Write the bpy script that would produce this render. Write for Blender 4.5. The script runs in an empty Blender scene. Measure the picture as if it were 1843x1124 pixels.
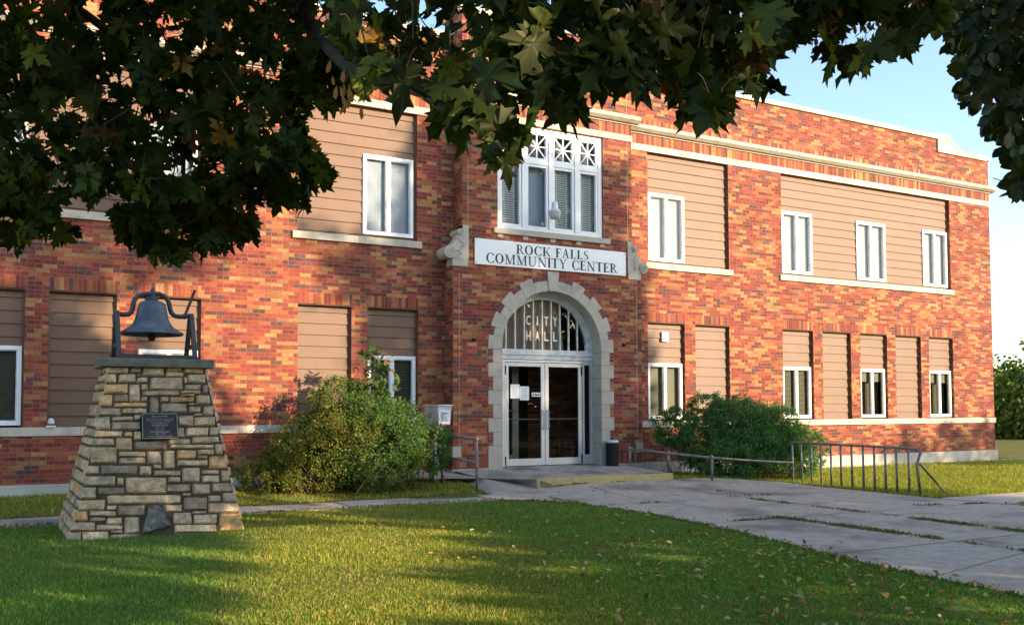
import bpy, math, random
import numpy as np
from mathutils import Matrix, Vector
random.seed(7); RNG = np.random.default_rng(7)
S = bpy.context.scene; COL = S.collection
# ------------------------------------------------------------------ camera (eye at the origin, ground at z = -1.42)
F_PX, PY, YAW, PITCH, ROLL = 1700.56, 662.12, 0.506666, 0.0449594, -0.0032699
def _rot():
    cy, sy = math.cos(YAW), math.sin(YAW)
    f = np.array([sy*math.cos(PITCH), cy*math.cos(PITCH), math.sin(PITCH)]); r = np.array([cy, -sy, 0.0]); u = np.cross(r, f)
    return r*math.cos(ROLL)+u*math.sin(ROLL), -r*math.sin(ROLL)+u*math.cos(ROLL), f
CR, CU, CF = _rot()
cam = bpy.data.cameras.new('camera'); co = bpy.data.objects.new('camera', cam); COL.objects.link(co); S.camera = co
M = Matrix.Identity(4)
for i in range(3): M[i][0], M[i][1], M[i][2] = CR[i], CU[i], -CF[i]
co.matrix_world = M
cam.sensor_width = 36; cam.lens = F_PX/1843*36; cam.shift_y = (PY-562)/1843; cam.clip_start = 0.05; cam.clip_end = 2000
def ray(x, y): return CR*(x-921.5)/F_PX - CU*(y-PY)/F_PX + CF
def at(x, y, d): return ray(x, y)*d                    # point of the photograph at depth d
def on(x, y, axis, val):
    d = ray(x, y); return d*(val/d[axis])
# ------------------------------------------------------------------ light
SUN_AZ, SUN_EL = math.radians(33), math.radians(16.5)   # azimuth to the right of straight behind the viewer
sv = Vector((math.sin(SUN_AZ)*math.cos(SUN_EL), -math.cos(SUN_AZ)*math.cos(SUN_EL), math.sin(SUN_EL)))
sl = bpy.data.lights.new('sun', 'SUN'); sl.energy = 3.6; sl.angle = math.radians(0.5); sl.color = (1.0, 0.76, 0.50)
so = bpy.data.objects.new('sun', sl); COL.objects.link(so); so.rotation_euler = sv.to_track_quat('Z', 'Y').to_euler(); so.location = (20, -30, 20)
w = bpy.data.worlds.new('World'); S.world = w; w.use_nodes = True
wn = w.node_tree.nodes; bg = wn['Background']; sky = wn.new('ShaderNodeTexSky'); sky.sky_type = 'NISHITA'; sky.sun_disc = False
sky.sun_elevation = SUN_EL; sky.sun_rotation = math.pi-SUN_AZ; sky.altitude = 200; sky.air_density = 1.0; sky.dust_density = .8; sky.ozone_density = 1.2
w.node_tree.links.new(sky.outputs[0], bg.inputs[0]); bg.inputs[1].default_value = 0.15
S.view_settings.view_transform = 'Standard'; S.view_settings.look = 'None'; S.view_settings.exposure = 1.47; S.view_settings.gamma = 1
S.cycles.max_bounces = 8; S.cycles.transparent_max_bounces = 12

# ------------------------------------------------------------------ object helpers
WL = {}
def link(o, parent=None, wl=(0, 0, 0)):
    COL.objects.link(o)
    if parent is not None: o.parent = parent
    WL[o.name] = np.array(wl, float)
def thing(name, label, cat, loc=(0, 0, 0), group=None, kind=None):
    o = bpy.data.objects.new(name, None); o.empty_display_size = .2; link(o, None, loc); o.location = loc
    tag(o, label, cat, group, kind); return o
def tag(o, label=None, cat=None, group=None, kind=None):
    if label: o['label'] = label
    if cat: o['category'] = cat
    if group: o['group'] = group
    if kind: o['kind'] = kind
    return o
def make(name, V, Fs, mat, parent=None, mi=None, cols=None, smooth=False, origin=None, label=None):
    V = np.asarray(V, float).reshape(-1, 3)
    if parent is not None: org = WL[parent.name]
    else: org = np.array(origin if origin is not None else (0, 0, 0), float)
    me = bpy.data.meshes.new(name)
    if isinstance(Fs, np.ndarray):
        n, k = Fs.shape; me.vertices.add(len(V)); me.vertices.foreach_set('co', (V-org).ravel())
        me.loops.add(n*k); me.loops.foreach_set('vertex_index', Fs.ravel().astype(np.int32))
        me.polygons.add(n); me.polygons.foreach_set('loop_start', np.arange(0, n*k, k, dtype=np.int32)); me.update(calc_edges=True)
    else: me.from_pydata((V-org).tolist(), [], [list(f) for f in Fs]); me.update()
    mats = mat if isinstance(mat, (list, tuple)) else [mat]
    for m in mats: me.materials.append(m)
    if mi is not None: me.polygons.foreach_set('material_index', np.asarray(mi, np.int32))
    if smooth: me.polygons.foreach_set('use_smooth', np.ones(len(me.polygons), bool))
    nl = len(me.loops); li = np.empty(nl, np.int32); me.loops.foreach_get('vertex_index', li)
    npol = len(me.polygons); nr = np.empty(npol*3); me.polygons.foreach_get('normal', nr); nr = np.abs(nr.reshape(-1, 3))
    lt = np.empty(npol, np.int32); me.polygons.foreach_get('loop_total', lt); pn = np.repeat(nr, lt, axis=0); P = V[li]
    ax = np.argmax(pn, 1); uv = np.empty((nl, 2))
    uv[:, 0] = np.where(ax == 0, P[:, 1], P[:, 0]); uv[:, 1] = np.where(ax == 2, P[:, 1], P[:, 2])
    l = me.uv_layers.new(name='UVMap'); l.data.foreach_set('uv', uv.ravel())
    if cols is not None:
        a = me.color_attributes.new('Col', 'FLOAT_COLOR', 'POINT'); c = np.ones((len(V), 4)); c[:, :3] = cols; a.data.foreach_set('color', c.ravel())
    o = bpy.data.objects.new(name, me); link(o, parent, org)
    if parent is None: o.location = org
    if label: o['label'] = label
    return o
class MB:
    def __init__(s): s.v = []; s.f = []; s.c = []; s.m = []
    def add(s, vs, fs, col=None, m=0):
        b = len(s.v); s.v += [tuple(map(float, p)) for p in vs]; s.f += [tuple(b+i for i in f) for f in fs]
        s.c += [col or (1, 1, 1)]*len(vs); s.m += [m]*len(fs); return s
    def quad(s, a, b, c, d, col=None, m=0): return s.add([a, b, c, d], [(0, 1, 2, 3)], col, m)
    def box(s, x0, x1, y0, y1, z0, z1, col=None, m=0):
        v = [(x0, y0, z0), (x1, y0, z0), (x1, y1, z0), (x0, y1, z0), (x0, y0, z1), (x1, y0, z1), (x1, y1, z1), (x0, y1, z1)]
        return s.add(v, [(0, 3, 2, 1), (4, 5, 6, 7), (0, 1, 5, 4), (1, 2, 6, 5), (2, 3, 7, 6), (3, 0, 4, 7)], col, m)
    def prism(s, poly, y0, y1, col=None, m=0):            # polygon in XZ, counter-clockwise seen from the front
        n = len(poly); v = [(x, y0, z) for x, z in poly]+[(x, y1, z) for x, z in poly]
        return s.add(v, [tuple(range(n)), tuple(range(2*n-1, n-1, -1))]+[(i, i+n, (i+1) % n+n, (i+1) % n) for i in range(n)], col, m)
    def slab(s, poly, z0, z1, m=0):                       # polygon in XY with per-point top heights or one height
        n = len(poly); zt = z1 if hasattr(z1, '__len__') else [z1]*n
        v = [(p[0], p[1], t) for p, t in zip(poly, zt)]+[(p[0], p[1], z0) for p in poly]
        return s.add(v, [tuple(range(n)), tuple(range(2*n-1, n-1, -1))]+[(i, i+n, (i+1) % n+n, (i+1) % n) for i in range(n)], None, m)
    def tube(s, pts, r, n=8, col=None, m=0, ry=None):
        P = [Vector(p) for p in pts]; rs = r if hasattr(r, '__len__') else [r]*len(P); vs = []; fs = []; up = None
        for i, p in enumerate(P):
            t = (P[min(i+1, len(P)-1)]-P[max(i-1, 0)]).normalized()
            a = up if up is not None else (Vector((0, 1, 0)) if abs(t.y) < .8 else Vector((1, 0, 0)))
            sx = (a-t*a.dot(t)).normalized(); up = sx; sy = t.cross(sx)
            for k in range(n):
                q = 2*math.pi*k/n; vs.append(p+sx*math.cos(q)*(ry or rs[i])+sy*math.sin(q)*rs[i])
        for i in range(len(P)-1):
            for k in range(n): fs.append((i*n+k, i*n+(k+1) % n, (i+1)*n+(k+1) % n, (i+1)*n+k))
        fs.append(tuple(range(n-1, -1, -1))); fs.append(tuple((len(P)-1)*n+k for k in range(n)))
        return s.add(vs, fs, col, m)
    def lathe(s, prof, c, n=32, col=None, m=0):
        vs = []; fs = []
        for r, z in prof:
            for k in range(n): a = 2*math.pi*k/n; vs.append((c[0]+r*math.cos(a), c[1]+r*math.sin(a), c[2]+z))
        for i in range(len(prof)-1):
            for k in range(n): fs.append((i*n+k, i*n+(k+1) % n, (i+1)*n+(k+1) % n, (i+1)*n+k))
        return s.add(vs, fs, col, m)
    def build(s, name, mat, parent=None, smooth=False, label=None, origin=None, col=False, bevel=0):
        o = make(name, s.v, s.f, mat, parent, mi=s.m if any(s.m) else None, cols=np.array(s.c) if col else None, smooth=smooth, origin=origin, label=label)
        if bevel:
            b = o.modifiers.new('bevel', 'BEVEL'); b.width = bevel; b.segments = 2; b.limit_method = 'ANGLE'
        return o
# ------------------------------------------------------------------ materials
def mat(name):
    m = bpy.data.materials.new(name); m.use_nodes = True; nt = m.node_tree
    return m, nt, nt.nodes['Principled BSDF'], (lambda t, **k: _node(nt, t, **k)), nt.links.new
def _node(nt, t, **k):
    n = nt.nodes.new('ShaderNode'+t)
    for a, b in k.items(): setattr(n, a, b)
    return n
def ramp(N, stops, interp='LINEAR'):
    r = N('ValToRGB'); cr = r.color_ramp; cr.interpolation = interp
    while len(cr.elements) > 1: cr.elements.remove(cr.elements[-1])
    cr.elements[0].position = stops[0][0]; cr.elements[0].color = (*stops[0][1], 1)
    for p, c in stops[1:]:
        e = cr.elements.new(p); e.color = (*c, 1)
    return r
def mixrgb(N, L, kind, fac, a, b):
    m = N('MixRGB', blend_type=kind)
    for i, x in enumerate((fac, a, b)):
        if hasattr(x, 'links') or hasattr(x, 'is_linked'): L(x, m.inputs[i])
        else: m.inputs[i].default_value = x if i == 0 else (*x, 1)
    return m.outputs[0]
def surf(name, c1, c2, scale=6, rough=.8, bump=.3, detail=8, dist=.01, metal=0, spec=.4, coord='Object', stain=None, fine=None):
    m, nt, P, N, L = mat(name); tc = N('TexCoord'); n = N('TexNoise'); n.inputs['Scale'].default_value = scale; n.inputs['Detail'].default_value = detail; n.inputs['Roughness'].default_value = .65
    L(tc.outputs[coord], n.inputs['Vector']); r = ramp(N, [(.3, c1), (.72, c2)]); L(n.outputs['Fac'], r.inputs[0]); out = r.outputs[0]
    if stain:
        n2 = N('TexNoise'); n2.inputs['Scale'].default_value = stain[1]; n2.inputs['Detail'].default_value = 5; L(tc.outputs[coord], n2.inputs['Vector'])
        r2 = ramp(N, [(.5, (0, 0, 0)), (.68, (stain[2],)*3)]); L(n2.outputs['Fac'], r2.inputs[0]); out = mixrgb(N, L, 'MIX', r2.outputs[0], out, stain[0])
    L(out, P.inputs['Base Color']); P.inputs['Roughness'].default_value = rough; P.inputs['Metallic'].default_value = metal; P.inputs['Specular IOR Level'].default_value = spec
    if bump:
        n3 = N('TexNoise'); n3.inputs['Scale'].default_value = fine or scale*8; n3.inputs['Detail'].default_value = 6; L(tc.outputs[coord], n3.inputs['Vector'])
        b = N('Bump'); b.inputs['Strength'].default_value = bump; b.inputs['Distance'].default_value = dist; L(n3.outputs['Fac'], b.inputs['Height']); L(b.outputs[0], P.inputs['Normal'])
    return m
PAL = [(0, (.27, .056, .038)), (.20, (.34, .092, .047)), (.34, (.42, .215, .085)), (.49, (.20, .043, .036)), (.66, (.115, .060, .057)), (.74, (.37, .13, .058)), (.86, (.23, .070, .050)), (.94, (.31, .165, .075))]
def brick(name, soldier=False, uoff=0, voff=0, sh=.2032):
    m, nt, P, N, L = mat(name); uv = N('UVMap'); mp = N('Mapping'); L(uv.outputs[0], mp.inputs[0]); mp.inputs['Location'].default_value = (uoff, voff, 0)
    b = N('TexBrick'); L(mp.outputs[0], b.inputs['Vector']); b.inputs['Scale'].default_value = 1
    b.inputs['Color1'].default_value = (0, 0, 0, 1); b.inputs['Color2'].default_value = (1, 1, 1, 1); b.inputs['Mortar'].default_value = (.5, .5, .5, 1)
    b.inputs['Mortar Size'].default_value = .0048; b.inputs['Mortar Smooth'].default_value = .25; b.inputs['Bias'].default_value = 0
    if soldier: b.offset = 0; b.inputs['Brick Width'].default_value = .06773; b.inputs['Row Height'].default_value = sh
    else: b.offset = .5; b.inputs['Brick Width'].default_value = .2032; b.inputs['Row Height'].default_value = .06773
    bw_, rh_ = (.06773, sh) if soldier else (.2032, .06773)
    def mth(op, *a):
        n_ = N('Math', operation=op)
        for i_, x in enumerate(a):
            if isinstance(x, (int, float)): n_.inputs[i_].default_value = x
            else: L(x, n_.inputs[i_])
        return n_.outputs[0]
    sp_ = N('SeparateXYZ'); L(mp.outputs[0], sp_.inputs[0]); row = mth('FLOOR', mth('DIVIDE', sp_.outputs[1], rh_)); sh_ = 0 if soldier else mth('MULTIPLY', mth('FLOORED_MODULO', row, 2), .5)
    colm = mth('FLOOR', mth('ADD', mth('DIVIDE', sp_.outputs[0], bw_), sh_)); cm = N('CombineXYZ'); L(colm, cm.inputs[0]); L(row, cm.inputs[1]); wn_n = N('TexWhiteNoise', noise_dimensions='2D'); L(cm.outputs[0], wn_n.inputs['Vector'])
    r = ramp(N, PAL, 'CONSTANT'); L(wn_n.outputs['Value'], r.inputs[0])
    rv = ramp(N, [(0, (.80, .80, .80)), (1, (1.18, 1.18, 1.18))]); wn2 = N('TexWhiteNoise', noise_dimensions='3D'); cm2 = N('CombineXYZ'); L(colm, cm2.inputs[0]); L(row, cm2.inputs[1]); cm2.inputs[2].default_value = 3.3; L(cm2.outputs[0], wn2.inputs['Vector']); L(wn2.outputs['Value'], rv.inputs[0])
    n = N('TexNoise'); n.inputs['Scale'].default_value = 30; n.inputs['Detail'].default_value = 8; L(uv.outputs[0], n.inputs['Vector'])
    v = ramp(N, [(.25, (.62, .60, .60)), (.75, (1.34, 1.30, 1.26))]); L(n.outputs['Fac'], v.inputs[0]); c = mixrgb(N, L, 'MULTIPLY', 1.0, mixrgb(N, L, 'MULTIPLY', 1.0, r.outputs[0], rv.outputs[0]), v.outputs[0])
    n2 = N('TexNoise'); n2.inputs['Scale'].default_value = 1.3; n2.inputs['Detail'].default_value = 6; L(uv.outputs[0], n2.inputs['Vector'])
    v2 = ramp(N, [(.3, (.76, .74, .76)), (.7, (1.16, 1.16, 1.14))]); L(n2.outputs['Fac'], v2.inputs[0]); c = mixrgb(N, L, 'MULTIPLY', 1.0, c, v2.outputs[0])
    c = mixrgb(N, L, 'MIX', b.outputs['Fac'], c, (.25, .145, .095)); L(c, P.inputs['Base Color']); P.inputs['Roughness'].default_value = .82; P.inputs['Specular IOR Level'].default_value = .3
    inv = N('Math', operation='MULTIPLY_ADD'); inv.inputs[1].default_value = -1; inv.inputs[2].default_value = 1; L(b.outputs['Fac'], inv.inputs[0])
    ad = N('Math', operation='MULTIPLY_ADD'); ad.inputs[1].default_value = .35; L(n.outputs['Fac'], ad.inputs[0]); L(inv.outputs[0], ad.inputs[2])
    bp = N('Bump'); bp.inputs['Strength'].default_value = .7; bp.inputs['Distance'].default_value = .006; L(ad.outputs[0], bp.inputs['Height']); L(bp.outputs[0], P.inputs['Normal'])
    return m
def colmat(name, rough=.8, scale=25, bump=.4, dist=.006, amp=.35, spec=.3):
    m, nt, P, N, L = mat(name); a = N('Attribute', attribute_name='Col'); tc = N('TexCoord'); n = N('TexNoise'); n.inputs['Scale'].default_value = scale; n.inputs['Detail'].default_value = 9; n.inputs['Roughness'].default_value = .7
    L(tc.outputs['Object'], n.inputs['Vector']); v = ramp(N, [(.28, (1-amp,)*3), (.72, (1+amp,)*3)]); L(n.outputs['Fac'], v.inputs[0])
    L(mixrgb(N, L, 'MULTIPLY', 1.0, a.outputs['Color'], v.outputs[0]), P.inputs['Base Color']); P.inputs['Roughness'].default_value = rough; P.inputs['Specular IOR Level'].default_value = spec
    b = N('Bump'); b.inputs['Strength'].default_value = bump; b.inputs['Distance'].default_value = dist; L(n.outputs['Fac'], b.inputs['Height']); L(b.outputs[0], P.inputs['Normal'])
    return m
def leafmat(name, trans=.35, rough=.45, gloss=.08):
    m, nt, P, N, L = mat(name); nt.nodes.remove(P); a = N('Attribute', attribute_name='Col'); d = N('BsdfDiffuse'); t = N('BsdfTranslucent'); g = N('BsdfGlossy'); g.inputs['Roughness'].default_value = rough; g.inputs['Color'].default_value = (.8, .8, .55, 1)
    L(a.outputs['Color'], d.inputs[0]); tcol = mixrgb(N, L, 'MULTIPLY', 1.0, a.outputs['Color'], (1.5, 1.7, .6)); L(tcol, t.inputs[0])
    m1 = N('MixShader'); m1.inputs[0].default_value = trans; L(d.outputs[0], m1.inputs[1]); L(t.outputs[0], m1.inputs[2])
    m2 = N('MixShader'); m2.inputs[0].default_value = gloss; L(m1.outputs[0], m2.inputs[1]); L(g.outputs[0], m2.inputs[2]); L(m2.outputs[0], nt.nodes['Material Output'].inputs[0])
    return m
def glass(name, tint, refl=.12, rough=.01, fk=.9, bmp=.06):
    m, nt, P, N, L = mat(name); nt.nodes.remove(P); t = N('BsdfTransparent'); t.inputs[0].default_value = (*tint, 1); g = N('BsdfGlossy'); g.inputs['Roughness'].default_value = rough
    tc = N('TexCoord'); n = N('TexNoise'); n.inputs['Scale'].default_value = 1.7; L(tc.outputs['Object'], n.inputs['Vector']); b = N('Bump'); b.inputs['Strength'].default_value = bmp; b.inputs['Distance'].default_value = .02; L(n.outputs['Fac'], b.inputs['Height']); L(b.outputs[0], g.inputs['Normal'])
    fr = N('Fresnel'); fr.inputs['IOR'].default_value = 1.5; ad = N('Math', operation='MULTIPLY_ADD'); ad.inputs[1].default_value = fk; ad.inputs[2].default_value = refl; ad.use_clamp = True; L(fr.outputs[0], ad.inputs[0])
    x = N('MixShader'); L(ad.outputs[0], x.inputs[0]); L(t.outputs[0], x.inputs[1]); L(g.outputs[0], x.inputs[2]); L(x.outputs[0], nt.nodes['Material Output'].inputs[0])
    return m
BRICK = brick('brick'); SOLD = brick('soldier_brick', True, 0, .127); SOLD2 = brick('soldier_brick_band', True, 0, -5.745, .24); SOLD3 = brick('soldier_brick_upper', True, 0, -6.10, .2); SOLD4 = brick('soldier_brick_base', True, 0, 1.0632); BRICKB = brick('bay_brick', False, .05, .0)
BRICKC = colmat('brick_piece', scale=40)
STONE = surf('limestone', (.52, .46, .36), (.70, .63, .50), 3, .85, .25, stain=((.30, .27, .22), 2.2, .55), fine=60, dist=.004)
STONE2 = surf('limestone_grey', (.42, .38, .32), (.60, .54, .44), 3, .85, .25, stain=((.24, .22, .19), 3, .6), fine=60, dist=.004)
CONC = surf('concrete_base', (.46, .44, .38), (.62, .59, .51), 2, .9, .3, stain=((.30, .29, .25), 1.3, .6), fine=50, dist=.004)
SIDING = surf('siding_tan', (.163, .092, .054), (.190, .109, .066), 1.1, .55, .15, fine=35, dist=.003, stain=((.140, .082, .050), 1.7, .6))
SEAM = surf('siding_seam', (.06, .038, .026), (.07, .045, .03), 3, .9, 0); WHITE = surf('white_paint', (.82, .83, .83), (.90, .90, .89), 4, .4, .05, fine=30, dist=.002)
WHITEOLD = surf('white_paint_weathered', (.60, .62, .62), (.82, .83, .82), 9, .5, .2, fine=60, dist=.002, stain=((.36, .37, .36), 7, .5))
ALU = surf('aluminium', (.62, .63, .63), (.72, .73, .73), 5, .35, .03, metal=.35)
GALV = surf('galvanised_pipe', (.20, .195, .185), (.32, .31, .29), 14, .5, .15, metal=.4, stain=((.12, .075, .05), 9, .7), dist=.003)
IRON = surf('bell_iron', (.060, .080, .12), (.11, .135, .175), 9, .55, .35, metal=.1, stain=((.19, .19, .165), 5, .75), dist=.004, spec=.35)
IRONS = surf('bell_frame_iron', (.04, .045, .055), (.08, .082, .085), 14, .6, .35, stain=((.11, .075, .045), 8, .7), dist=.004)
RUST = surf('rusty_iron', (.07, .035, .022), (.14, .06, .035), 20, .8, .3)
CAPST = surf('cap_stone', (.13, .125, .10), (.24, .23, .18), 7, .95, .6, stain=((.10, .11, .06), 6, .6), fine=40, dist=.01)
DARK = surf('dark_interior', (.020, .020, .020), (.032, .030, .028), 2, .9, 0)
ROOM = surf('room_wall', (.20, .19, .155), (.25, .235, .19), 2, .9, 0)
CURT = surf('pale_curtain', (.35, .385, .41), (.39, .425, .45), 2, .9, 0)
BLIND = surf('blind_slat', (.30, .28, .22), (.38, .36, .28), 2, .6, 0)
BLINDW = surf('white_blind_slat', (.62, .60, .52), (.70, .68, .60), 2, .6, 0)
GREYB = surf('grey_drape', (.15, .16, .17), (.19, .20, .21), 3, .9, 0); OLIVE = surf('dim_room_backdrop', (.16, .15, .105), (.22, .205, .145), 3, .9, 0); GLASS = glass('window_glass', (.70, .74, .72), .0); GLASSU = glass('upper_glass', (.88, .93, .97), .01, .004, .3, .0); GLASSD = glass('door_glass', (.60, .64, .62), -.01)
YEL = surf('worn_yellow_paint', (.50, .36, .09), (.56, .46, .20), 9, .8, .4, stain=((.36, .32, .24), 8, .85), dist=.004)
WALKM = surf('concrete_walk', (.34, .29, .235), (.54, .475, .385), 7, .9, .9, detail=12, stain=((.22, .185, .15), 1.1, .9), fine=55, dist=.008, spec=.25)
PORCHM = surf('porch_concrete', (.33, .27, .23), (.47, .40, .34), 2.4, .9, .4, stain=((.11, .095, .085), 1.5, .8), fine=60, dist=.004)
JOINT = surf('joint_dirt', (.05, .045, .03), (.09, .08, .05), 8, 1, 0)
BLACKP = surf('black_paint', (.007, .008, .010), (.013, .014, .017), 5, .55, 0, spec=.3)
INK = surf('sign_ink', (.028, .034, .036), (.035, .042, .044), 2, .6, 0)
SIGNW = surf('sign_board_white', (.88, .91, .90), (.92, .94, .93), 2, .4, 0)
PLAQ = surf('plaque_bronze', (.018, .018, .030), (.035, .034, .048), 20, .4, .1, metal=.2); PLET = surf('plaque_raised_metal', (.30, .27, .21), (.42, .38, .30), 30, .4, 0, metal=.4)
LETW = surf('cream_letter', (.74, .70, .58), (.8, .76, .64), 5, .5, 0)
BARK = surf('bark', (.05, .04, .03), (.10, .08, .06), 9, .95, .8, dist=.03); TWIG = surf('twig', (.10, .06, .045), (.17, .10, .07), 9, .8, .2)
MORT = surf('tower_mortar', (.065, .05, .036), (.13, .10, .072), 9, 1, .6, dist=.01); FIELD = colmat('field_stone', .9, 10, 1.0, .022, .55, .2)
LEAF = leafmat('maple_leaf', .42, .5, .025); LEAF2 = leafmat('linden_leaf', .30, .4, .07); BUSHM = leafmat('shrub_leaf', .35, .6, .02); TREEM = leafmat('far_foliage', .15, .7, .0); GRASSM = leafmat('grass_blade', .30, .6, .02)

# ------------------------------------------------------------------ ground
def sm(a, b, t):
    t = np.clip((np.asarray(t, float)-a)/(b-a), 0, 1); return t*t*(3-2*t)
def zg(x, y):
    x = np.asarray(x, float); y = np.asarray(y, float); z = -1.42+.12*sm(12.3, 14.1, y)*sm(7.4, 9.2, x)*(1-sm(12, 14.2, x))
    z = z+.14*sm(14.4, 16.0, y)*(1-sm(8, 10, x))+.05*np.exp(-((x-6.9)**2+(y-15.4)**2)/1.2)+.02*sm(13, 15.5, y)*sm(13, 15, x)
    return z+.012*np.sin(x*1.7+y*.9)*sm(2, 5, np.abs(x-7))*(y < 13)*0
gx = np.concatenate([[-900, -300, -120, -60, -30, -15], np.arange(-8, 30, .4), [32, 36, 45, 60, 90, 150, 300, 900]])
gy = np.concatenate([[-900, -300, -100, -60, -30, -18], np.arange(-12, 17.2, .4), [20, 30, 45, 70, 120, 300, 900]])
GX, GY = np.meshgrid(gx, gy); GZ = zg(GX, GY); nx, ny = len(gx), len(gy)
idx = np.arange(nx*ny).reshape(ny, nx); gf = np.stack([idx[:-1, :-1], idx[:-1, 1:], idx[1:, 1:], idx[1:, :-1]], -1).reshape(-1, 4)
GROUND = surf('lawn_soil_and_turf', (.10, .12, .022), (.22, .20, .055), 3.5, 1, .8, stain=((.14, .115, .05), 1.1, .55), fine=90, dist=.02, spec=.1)
tag(make('lawn', np.stack([GX, GY, GZ], -1).reshape(-1, 3), gf, GROUND), kind='structure')
# sidewalk parallel to the facade
mb = MB(); k = -14.0
while k < 7.9:
    k2 = min(k+1.25, 7.9); mb.slab([(k+.008, 13.30), (k2-.008, 13.30), (k2-.008, 14.30), (k+.008, 14.30)], -1.55, -1.409+.004*math.sin(k*3)); k = k2
tag(mb.build('sidewalk', WALKM, bevel=.006), kind='structure')
# broad front walk: rows following the ground
LX = [(-20, 6.3), (2, 6.5), (4.7, 6.9), (5.8, 7.02), (7.5, 7.42), (9, 7.76), (10.2, 7.92), (11.5, 7.9), (12.6, 7.72), (13.15, 7.35), (13.3, 7.1), (14.05, 7.1)]
RX = [(-20, 13.2), (8, 13.25), (10.2, 13.22), (12.9, 13.4), (13.3, 13.3), (13.7, 12.7), (14.05, 11.9)]
def walkL(y): return np.interp(y, [a for a, b in LX], [b for a, b in LX])
def walkR(y): return np.interp(y, [a for a, b in RX], [b for a, b in RX])
ys = np.concatenate([np.arange(-20, 4, 2), np.arange(4, 14.0, .15), [14.05]]); nc = 25; V = []
for y in ys:
    for t in np.linspace(0, 1, nc): x = walkL(y)*(1-t)+walkR(y)*t; V.append((x, y, zg(x, y)+.014))
idx = np.arange(len(V)).reshape(len(ys), nc); fs = np.stack([idx[:-1, :-1], idx[:-1, 1:], idx[1:, 1:], idx[1:, :-1]], -1).reshape(-1, 4)
tag(make('front_walk', V, fs, WALKM), kind='structure')
def inside(x, y): return (x > walkL(y)) & (x < walkR(y)) & (y < 14.05)
mb = MB(); mb.slab([(13.26, 8.72), (40, 8.5), (40, 9.75), (13.26, 9.88)], -1.6, -1.402); tag(mb.build('side_path', surf('pale_path', (.40, .35, .29), (.5, .44, .36), 2, .9, .4)), kind='structure')
mb = MB(); mb.slab([(24.4, 15.4), (46, 15.4), (46, 16.6), (24.4, 16.6)], -1.6, -1.395); tag(mb.build('rear_path', CONC), kind='structure')
# joints in the walk
mb = MB()
def joint(p, q, wd=.012, n=12, amp=.0):
    p = np.array(p, float); q = np.array(q, float); d = q-p; nr = np.array([-d[1], d[0]])/np.linalg.norm(d); prev = None
    for i in range(n+1):
        c = p+d*i/n+nr*random.uniform(-amp, amp); a = c-nr*wd/2; b = c+nr*wd/2; cur = [(a[0], a[1], zg(*a)+.018), (b[0], b[1], zg(*b)+.018)]
        if prev: mb.quad(prev[0], cur[0], cur[1], prev[1])
        prev = cur
joint((9.12, 13.7), (9.02, -6), .014, 60, .004); joint((10.75, 13.9), (10.35, -6), .014, 60, .004); joint((12.1, 11.2), (11.9, -6), .012, 50, .003)
for y0 in (11.7, 9.15, 6.62, 4.0): joint((walkL(y0)+.02, y0), (walkR(y0)-.1, y0-.1), .014, 30, .004)
joint((7.0, 5.3), (9.0, 5.75), .008, 20, .01); joint((9.1, 12.55), (12.9, 11.9), .008, 20, .01)
def crack(p, q, n=26, wob=.05):
    global mb; a = np.array(p, float); q = np.array(q, float); off = 0; pts = []
    for i in range(n+1): off = off*.8+random.uniform(-wob, wob); d = q-a; nr = np.array([-d[1], d[0]])/np.linalg.norm(d); pts.append(a+d*i/n+nr*off)
    for i in range(n): joint(pts[i], pts[i+1], random.uniform(.003, .008), 1, 0)
crack((7.3, 6.9), (9.0, 7.6)); crack((9.2, 8.2), (10.4, 9.4)); crack((10.6, 7.5), (13.1, 8.1)); crack((9.2, 5.2), (10.3, 6.1)); crack((8.1, 10.3), (9.0, 10.9)); crack((9.3, 12.2), (10.6, 12.8)); crack((10.7, 10.2), (13.1, 10.9)); crack((7.2, 4.6), (8.9, 4.9))
tag(mb.build('walk_joints', JOINT), kind='structure')
# porch slab
PF, PB = -1.175, -1.095
pf = [on(967, 861.5, 2, PF), on(1212, 851, 2, PF)]; FY = 14.05
xl, xr = pf[0][0], pf[1][0]
por = thing('porch', 'low concrete entrance porch with a worn yellow painted front edge', 'porch', (9.7, FY, -1.42))
mb = MB(); mb.slab([(xl, FY+.05), (xr, FY+.05), (11.35, 15.91), (10.91, 15.91), (10.91, 16.24), (8.62, 16.24), (8.62, 15.91), (8.30, 15.91)], -1.6, [PF, PF, PB-.01, PB-.01, PB, PB, PB-.01, PB-.01]); mb.build('slab', PORCHM, por)
mb = MB(); mb.box(xl, xr+.005, FY, FY+.05, -1.6, PF+.003); mb.build('step_edge', YEL, por, bevel=.008)
# ramp beside the porch
rp = [(878, 842.5, -1.097), (967, 861.5, PF), (1022, 882, -1.375), (950, 893, -1.398), (886, 890, -1.400), (857, 877.5, -1.35), (828, 866.5, -1.30), (802, 860, -1.245), (775, 855, -1.21), (745, 852, -1.19)]
R3 = [on(x, y, 2, z) for x, y, z in rp]; R3[0] = np.array([8.31, 15.9, -1.098])
R3 += [np.array([5.9, 15.75, -1.19]), np.array([5.9, 16.27, -1.16]), np.array([7.57, 16.27, -1.105]), np.array([7.57, 15.9, -1.105])]
cen = np.array([7.85, 15.2, -1.215]); n = len(R3); mb = MB()
mb.add([tuple(cen)]+[tuple(p) for p in R3]+[(p[0], p[1], -1.6) for p in R3], [(0, 1+(i+1) % n, 1+i) for i in range(n)]+[(1+i, 1+(i+1) % n, n+1+(i+1) % n, n+1+i) for i in range(n)])
ramp_o = mb.build('entrance_ramp', WALKM); tag(ramp_o, kind='structure')
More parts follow.
